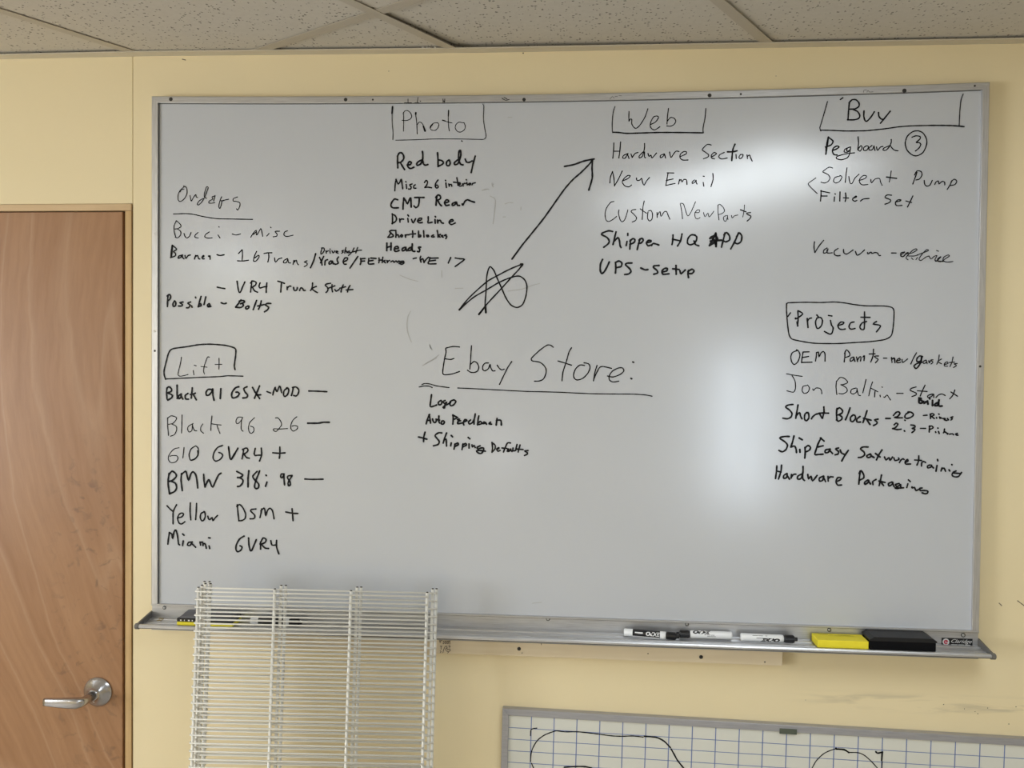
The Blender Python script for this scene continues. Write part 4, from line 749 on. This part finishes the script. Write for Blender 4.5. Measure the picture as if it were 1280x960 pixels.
def marker(name, centre, rz, cap_right, style, label, group='dry-erase markers on the tray'):
    R = 0.0083; L = 0.120; root = empty(name, centre, label, 'marker', group); root.rotation_euler = (0,0,rz)
    s = 1 if cap_right else -1
    bm = bmesh.new()
    if style == 'black_label':
        add_lathe(bm, (-s*L/2,0,0), (s,0,0), [(0,0.0070),(0.0012,R-0.0002),(0.0185,R-0.0002),(0.019,R)], 28, 0)
        add_lathe(bm, (-s*L/2+s*0.019,0,0), (s,0,0), [(0,R),(0.0585,R)], 28, 1)
        add_lathe(bm, (-s*L/2+s*0.0775,0,0), (s,0,0), [(0,R-0.0001),(0.012,R-0.0002),(0.0125,R-0.0008)], 28, 0)
        body = link('barrel', fin(bm,'barrel',False), [WHITEP, BLACKP], root); capx = 0.0895
    else:
        add_lathe(bm, (-s*L/2,0,0), (s,0,0), [(0,0.0066),(0.0014,R-0.0003),(0.003,R),(0.086,R),(0.089,R-0.0008),(0.0905,R-0.0022)], 28, 0)
        body = link('barrel', fin(bm,'barrel',False), [WHITEP], root); capx = 0.0900
    bm = bmesh.new(); rc = R-0.0009
    add_lathe(bm, (-s*L/2+s*capx,0,0), (s,0,0), [(0,rc),(0.001,rc),(0.022,rc-0.0004),(0.0228,rc-0.0016),(0.0232,0.0042),(0.0285,0.0040),(0.0292,0.0034)], 24)
    for q in range(10):
        an = 2*math.pi*q/10; add_box(bm, (min(-s*L/2+s*(capx+0.003),-s*L/2+s*(capx+0.021)), rc*math.cos(an)-0.0007, rc*math.sin(an)-0.0007), (max(-s*L/2+s*(capx+0.003),-s*L/2+s*(capx+0.021)), rc*math.cos(an)+0.0007, rc*math.sin(an)+0.0007))
    link('cap', fin(bm,'cap'), BLACKP, root)
    for me_o in (body,):
        for p_ in me_o.data.polygons: p_.use_smooth = len(p_.vertices) == 4
    return root
def mk_at(pxl, pyl, pxr, pyr, y):      # centre and turn from the two ends seen in the photograph, resting height fixed
    zc_ = TZ+0.0083
    return zc_
m1 = marker('marker', (P(815,790,-0.033).x, -0.031, TZ+0.0084), -0.16, True, 'black_label', 'black-labelled dry-erase marker with white end and black cap, leftmost of the three right-hand markers')
wrap_text('EXPO', 0.0112, 0.0083, 0.42, 0.003, PRINTW, m1, 'lettering', True, 0.15, 0.0005, 1.05)
print_bars([(-0.036,-0.019)], 0.0026, 0.0083, 0.45, PRINTW, m1)
bm = bmesh.new()                                           # white lower edge of the printed label
for q in range(12): pass
nv = 8; x0_, x1_ = -0.041, 0.017
A = [bm.verts.new((x0_, -0.00848*math.cos(an), 0.00848*math.sin(an))) for an in [math.radians(-62+5*i) for i in range(nv)]]
B = [bm.verts.new((x1_, -0.00848*math.cos(an), 0.00848*math.sin(an))) for an in [math.radians(-62+5*i) for i in range(nv)]]
for i in range(nv-1): bm.faces.new((A[i],A[i+1],B[i+1],B[i]))
link('label_stripe', fin(bm,'label_stripe',True), PRINTW, m1)
m2 = marker('marker', (P(880,791,-0.022).x, -0.0200, TZ+0.0084), 0.0, False, 'white', 'white dry-erase marker with black cap pointing left, behind the black-labelled one')
wrap_text('EXPO', 0.0110, 0.0083, 1.02, -0.004, PRINTK, m2, 'lettering', True, 0.3, 0.0008, 1.3)
print_bars([(0.000,0.003),(0.006,0.013),(0.014,0.022)], 0.0009, 0.0083, 0.22, PRINTK, m2)
print_bars([(0.006,0.012),(0.013,0.024)], 0.0008, 0.0083, -0.12, PRINTK, m2)
m3 = marker('marker', (P(961.5,795,-0.030).x, -0.0290, TZ+0.0084), -0.02, True, 'white', 'white dry-erase marker with black cap pointing right, beside the yellow eraser')
wrap_text('EXPO', 0.0100, 0.0083, -0.30, -0.000, PRINTK, m3, 'lettering', False, 0.3, 0.0008, 1.5)
print_bars([(-0.028,-0.014),(-0.013,0.004)], 0.0010, 0.0083, 0.22, PRINTK, m3)
print_bars([(-0.036,-0.024),(-0.023,-0.014),(-0.009,-0.005)], 0.0009, 0.0083, 0.80, PRINTK, m3)
m4 = marker('marker', (P(346,776,-0.030).x, -0.0300, TZ+0.0084), -0.02, True, 'black_label', 'black dry-erase marker with white end on the left tray, behind the wire shelves')

bm = bmesh.new(); ya, yb_ = -0.0560, -0.0080; xa, xb_ = P(1014.5,790,ya+0.048).x, P(1086,803,ya).x
def sheared(bm, xa, xb_, ya, yb_, z0, z1, bev, mi=0, skew=0.0):
    n0 = len(bm.verts); add_box(bm, (xa,ya,z0), (xb_,yb_,z1), bev, mi, 2)
yel = empty('whiteboard_eraser', ((xa+xb_)/2,(ya+yb_)/2,TZ), 'bright yellow foam eraser on the tray between markers and black eraser', 'eraser')
YI = Matrix.Translation(-yel.location)
add_box(bm, (xa,ya,TZ), (xb_,yb_,TZ+0.0165), 0.0012, 0, 2); o = link('foam_block', fin(bm,'foam_block'), YEL, yel); o.matrix_parent_inverse = YI
bm = bmesh.new()
for x0_, x1_, y_, w_ in ((0.012,0.032,-0.016,0.0022),(0.034,0.040,-0.0165,0.001),(0.045,0.085,-0.021,0.0009),(0.030,0.085,-0.025,0.0007),(0.052,0.078,-0.018,0.0012)):
    z = TZ+0.0168; vs_ = [bm.verts.new((xa+q, y_+r*w_/2, z)) for q, r in ((x0_,-1),(x1_,-1),(x1_,1),(x0_,1))]; bm.faces.new(vs_)
o = link('faded_print', fin(bm,'faded_print'), nt('faded_print',(0.28,0.24,0.02),0.6)[0], yel); o.matrix_parent_inverse = YI

xa, xb_ = P(1087.5,804,-0.0565).x, P(1170,806,-0.0565).x
blk = empty('whiteboard_eraser', ((xa+xb_)/2,-0.031,TZ), 'long black felt eraser on the tray left of the maker plate', 'eraser'); BI = Matrix.Translation(-blk.location)
bm = bmesh.new(); add_box(bm, (xa,-0.0575,TZ), (xb_,-0.0065,TZ+0.0190), 0.0012, 0, 1); o = link('felt_pad', fin(bm,'felt_pad'), FELT, blk); o.matrix_parent_inverse = BI
bm = bmesh.new(); z0 = TZ+0.0190; A = [(xa-0.001,z0),(xa-0.001,z0+0.003),(xa+0.008,z0+0.0085),(xb_-0.008,z0+0.0085),(xb_+0.0015,z0+0.003),(xb_+0.0015,z0)]
F = [bm.verts.new((x,-0.0585,z)) for x, z in A]; G = [bm.verts.new((x,-0.0055,z)) for x, z in A]
for i in range(6): bm.faces.new((F[i],F[(i+1)%6],G[(i+1)%6],G[i]))
bm.faces.new(F); bm.faces.new(G); o = link('handle_shell', fin(bm,'handle_shell'), BLACKE, blk); o.matrix_parent_inverse = BI

xa, xb_ = P(221.5,772,-0.055).x, P(291,775,-0.055).x
le = empty('whiteboard_eraser', ((xa+xb_)/2,-0.031,TZ), 'eraser with yellow base and domed dark back, on the left end of the tray', 'eraser'); LI = Matrix.Translation(-le.location)
bm = bmesh.new(); add_box(bm, (xa,-0.0565,TZ), (xb_,-0.0065,TZ+0.0080), 0.0008); o = link('yellow_pad', fin(bm,'yellow_pad'), YEL, le); o.matrix_parent_inverse = LI
bm = bmesh.new(); add_box(bm, (xa-0.0005,-0.0570,TZ+0.0082), (xb_+0.0005,-0.0060,TZ+0.0165), 0.0015); o = link('black_body', fin(bm,'black_body'), BLACKP, le); o.matrix_parent_inverse = LI
bm = bmesh.new(); z0 = TZ+0.0165
dome = [(-0.055,0),(-0.050,0.005),(-0.042,0.0095),(-0.031,0.0115),(-0.020,0.0095),(-0.012,0.005),(-0.008,0)]
R1 = [bm.verts.new((xa+0.004+h*0.9,y,z0+h)) for y, h in dome]; R2 = [bm.verts.new((xb_-0.004-h*0.9,y,z0+h)) for y, h in dome]
for i in range(6): bm.faces.new((R1[i],R1[i+1],R2[i+1],R2[i]))
bm.faces.new(R1); bm.faces.new(R2); bm.faces.new((R1[0],R2[0],R2[-1],R1[-1])); o = link('domed_back', fin(bm,'domed_back',True), GREYE, le); o.matrix_parent_inverse = LI
bm = bmesh.new()
for i in range(6):
    x = xa+0.008+i*0.009; w_ = (0.003,0.0015,0.004,0.002,0.003,0.0015)[i]; vs_ = [bm.verts.new((x+q*w_,-0.0574,TZ+0.0105+r*0.003)) for q, r in ((0,0),(1,0),(1,1),(0,1))]; bm.faces.new(vs_)
o = link('side_print', fin(bm,'side_print'), PRINTW, le); o.matrix_parent_inverse = LI
# bit of twisted wire and lint at the tray's left end
bm = bmesh.new(); c0 = P(198,774.5,-0.035)
pts = [Vector((c0.x+0.006*math.cos(q*0.9)+q*0.0008, -0.036+0.006*math.sin(q*0.9), TZ+0.0012+0.0006*q)) for q in range(14)]
add_tube(bm, pts, 0.0008, 6)
o = link('wire_scrap', fin(bm,'wire_scrap',True), nt('dull_brass',(0.30,0.24,0.12),0.5,0.6)[0], label='small coiled scrap of wire at the left end of the tray', cat='wire scrap')

# ------------------------------------------------------------------ gridded planning board
gx, gz = P(628,885.5,0.004).x, P(628,885.5,0.004).z; ROLL = math.radians(0.99)
gb = empty('grid_whiteboard', (gx,YW,gz), 'planning board printed with a blue grid, hung low on the wall below the marker tray', 'whiteboard'); gb.rotation_euler = (0,ROLL,0)
GW, GH, ft = 1.2192, 0.62, 0.0150; gy = -0.017          # local y: front face of the frame
def gpart(name, me, mat): return link(name, me, mat, gb)
gpart('panel', (lambda bm: (add_box(bm, (0.006,-0.012,-GH+0.006), (GW-0.006,-0.001,-0.006)), fin(bm,'panel'))[1])(bmesh.new()), GRID)
for a_, c2 in (((0,-ft),(GW,0)), ((0,-GH),(GW,-GH+ft))):
    up = 1 if c2[1] == 0 else -1; zo = c2[1] if up > 0 else a_[1]; zi = zo-up*ft
    bm = bmesh.new(); F = [bm.verts.new(q) for q in ((0,gy,zo),(GW,gy,zo),(GW-ft,gy,zi),(ft,gy,zi))]; G = [bm.verts.new((v_.co.x,-0.001,v_.co.z)) for v_ in F]
    for i in range(4): bm.faces.new((F[i],F[(i+1)%4],G[(i+1)%4],G[i]))
    bm.faces.new(F); bm.faces.new(G); bmesh.ops.bevel(bm, geom=[e_ for e_ in bm.edges if all(abs(v_.co.y-gy) < 1e-6 for v_ in e_.verts)], offset=0.0010, segments=1, affect='EDGES'); gpart('frame_rail', fin(bm,'frame_rail'), GFRAME)
for xo, sg in ((0,1),(GW,-1)):
    bm = bmesh.new(); F = [bm.verts.new(q) for q in ((xo,gy,0),(xo,gy,-GH),(xo+sg*ft,gy,-GH+ft),(xo+sg*ft,gy,-ft))]; G = [bm.verts.new((v_.co.x,-0.001,v_.co.z)) for v_ in F]
    for i in range(4): bm.faces.new((F[i],F[(i+1)%4],G[(i+1)%4],G[i]))
    bm.faces.new(F); bm.faces.new(G); bmesh.ops.bevel(bm, geom=[e_ for e_ in bm.edges if all(abs(v_.co.y-gy) < 1e-6 for v_ in e_.verts)], offset=0.0010, segments=1, affect='EDGES'); gpart('frame_rail', fin(bm,'frame_rail'), GFRAME)
GM = Matrix.Translation(gb.location) @ Matrix.Rotation(ROLL,4,'Y'); GMI = GM.inverted()
def gl_(px, py, ly=-0.0124): # local point of the grid board's face
    return GMI @ P(px, py, gb.location.y+ly)
v0_ = gl_(664.3,900).x; dv = (gl_(1225,934).x - v0_)/11/1.0
cnt = round((gl_(1225,934).x - v0_)/0.0508); dv = (gl_(1225,934).x - v0_)/cnt
h0_ = gl_(664,911).z; dh = (gl_(636,909.5).z-gl_(636,924.3).z); dh = 0.0262
bm = bmesh.new()
def strip(x0, x1, z0, z1, y=-0.0123):
    vs_ = [bm.verts.new(q) for q in ((x0,y,z0),(x1,y,z0),(x1,y,z1),(x0,y,z1))]; bm.faces.new(vs_)
x = v0_
while x < GW-ft: strip(x-0.0010, x+0.0010, -GH+ft, -ft); x += dv
z = h0_
while z > -GH+ft: strip(ft, GW-ft, z-0.0007, z+0.0007, -0.01235); z -= dh
gpart('grid_lines', fin(bm,'grid_lines'), BLUE)
G_INK = [(650,880,6.095,1.5,"128,184 100,188 84,198 80,240;"
 "80,438 84,380 100,330 135,275 190,235 255,210 280,204 340,212 440,212 520,220 600,230 700,243 780,246 860,244 938,252;88,452 104,490 130,540"),
 (650,880,6.095,2.1,"948,246 1000,250 1045,256 1100,285 1145,332;1152,344 1175,385 1200,430 1248,490 1290,540;338,482 440,476 500,478 545,488"),
 (960,880,6.095,1.3,"335,490 370,430 430,375 515,342 580,348 615,368 690,372 740,395 790,440 835,490;870,440 866,500"),
 (960,880,6.095,2.2,"518,338 522,344 580,348 616,370;870,370 866,430;822,364 835,375 872,366")]
for ox, oy, zz_, wd, s in G_INK:
    bm = bmesh.new()
    for st in s.split(';'):
        if st.strip():
            pts = [gl_(ox+float(q.split(',')[0])/zz_, oy+float(q.split(',')[1])/zz_, -0.0127) for q in st.split()]
            ribbon(bm, pts, wd*0.00175)
    me = bpy.data.meshes.new('marker_drawing'); bm.to_mesh(me); bm.free(); gpart('marker_drawing', me, INKM)
a, c_ = gl_(974.5,910.3,gy), gl_(996,917.7,gy)
bm = bmesh.new(); add_box(bm, (a.x,gy-0.0012,a.z-0.0118), (a.x+0.037,gy+0.001,a.z), 0.0003); gpart('name_plate', fin(bm,'name_plate'), OLIVE)

# ------------------------------------------------------------------ coated wire shelves leaning on the tray
PITCH = 0.01675; NW = 70; SW = 0.488
def wire_mesh():
    bm = bmesh.new(); r = 0.0018
    pts = [(-0.0050,0.0300,0),(-0.0050,0.0280,0),(-0.0050,0.0040,0),(-0.0042,0.0012,0),(-0.0016,0.0,0),(SW+0.0035,0,0)]
    add_tube(bm, pts, r, 6); return fin(bm,'deck_wire',True)
def rod_mesh(L, r=0.0033):
    bm = bmesh.new(); add_tube(bm, [(0,0,0.0075),(0,0,-L)], r, 10); add_lathe(bm, (0,0,0.0074), (0,0,1), [(0,r*0.8),(0.0016,r*0.72)], 10, 1)
    me = fin(bm,'support_rod',True); me.materials.append(WIREM); me.materials.append(RUST); return me
WM = wire_mesh(); WM.materials.append(WIREM)
def wire_shelf(o0, yaw, roll, lean, label, lipx=-0.0098):
    a_ = Vector((math.cos(yaw)*math.cos(roll), math.sin(yaw)*math.cos(roll), -math.sin(roll)))
    b0 = Vector((-math.sin(roll), -math.sin(lean), -1)); b_ = (b0 - a_*b0.dot(a_)).normalized(); n_v = a_.cross(-b_)   # n: into the wall
    if n_v.y < 0: n_v = -n_v
    R_ = Matrix((a_, n_v, -b_)).transposed().to_4x4()
    Lr = min((o0.z)/(-b_.z), (o0+a_*SW).z/(-b_.z)) - 0.001
    root = empty('wire_shelf', o0+b_*Lr, label, 'wire shelf', 'wire shelves leaning on the marker tray'); root.matrix_world = Matrix.Translation(o0+b_*Lr) @ R_
    rm = rod_mesh(Lr)
    for x, y in ((0.0,0.0050),(SW/3,0.0050),(2*SW/3,0.0050),(SW,0.0050),(lipx,0.0275)):
        o = link('support_rod', rm, None, root); o.location = (x,y,Lr)
    for i in range(int(Lr/PITCH)):
        o = link('deck_wire', WM, None, root); o.location = (0,0,Lr-i*PITCH)
    return root
o1 = Vector((0.1584,-0.1423,H0-1.0775))
wire_shelf(o1, 0.0883, 0.0152, 0.0606, 'white coated wire shelf, frontmost of the three leaning against the marker tray', -0.0003)
wire_shelf(o1+Vector((0.0100,0.0115,0.0050)), 0.0883, 0.0152, 0.0606, 'white coated wire shelf, middle one of the three leaning against the marker tray')
wire_shelf(o1+Vector((0.0160,0.0232,0.0022)), 0.0883, 0.0152, 0.0606, 'white coated wire shelf, rearmost of the three, touching the marker tray')
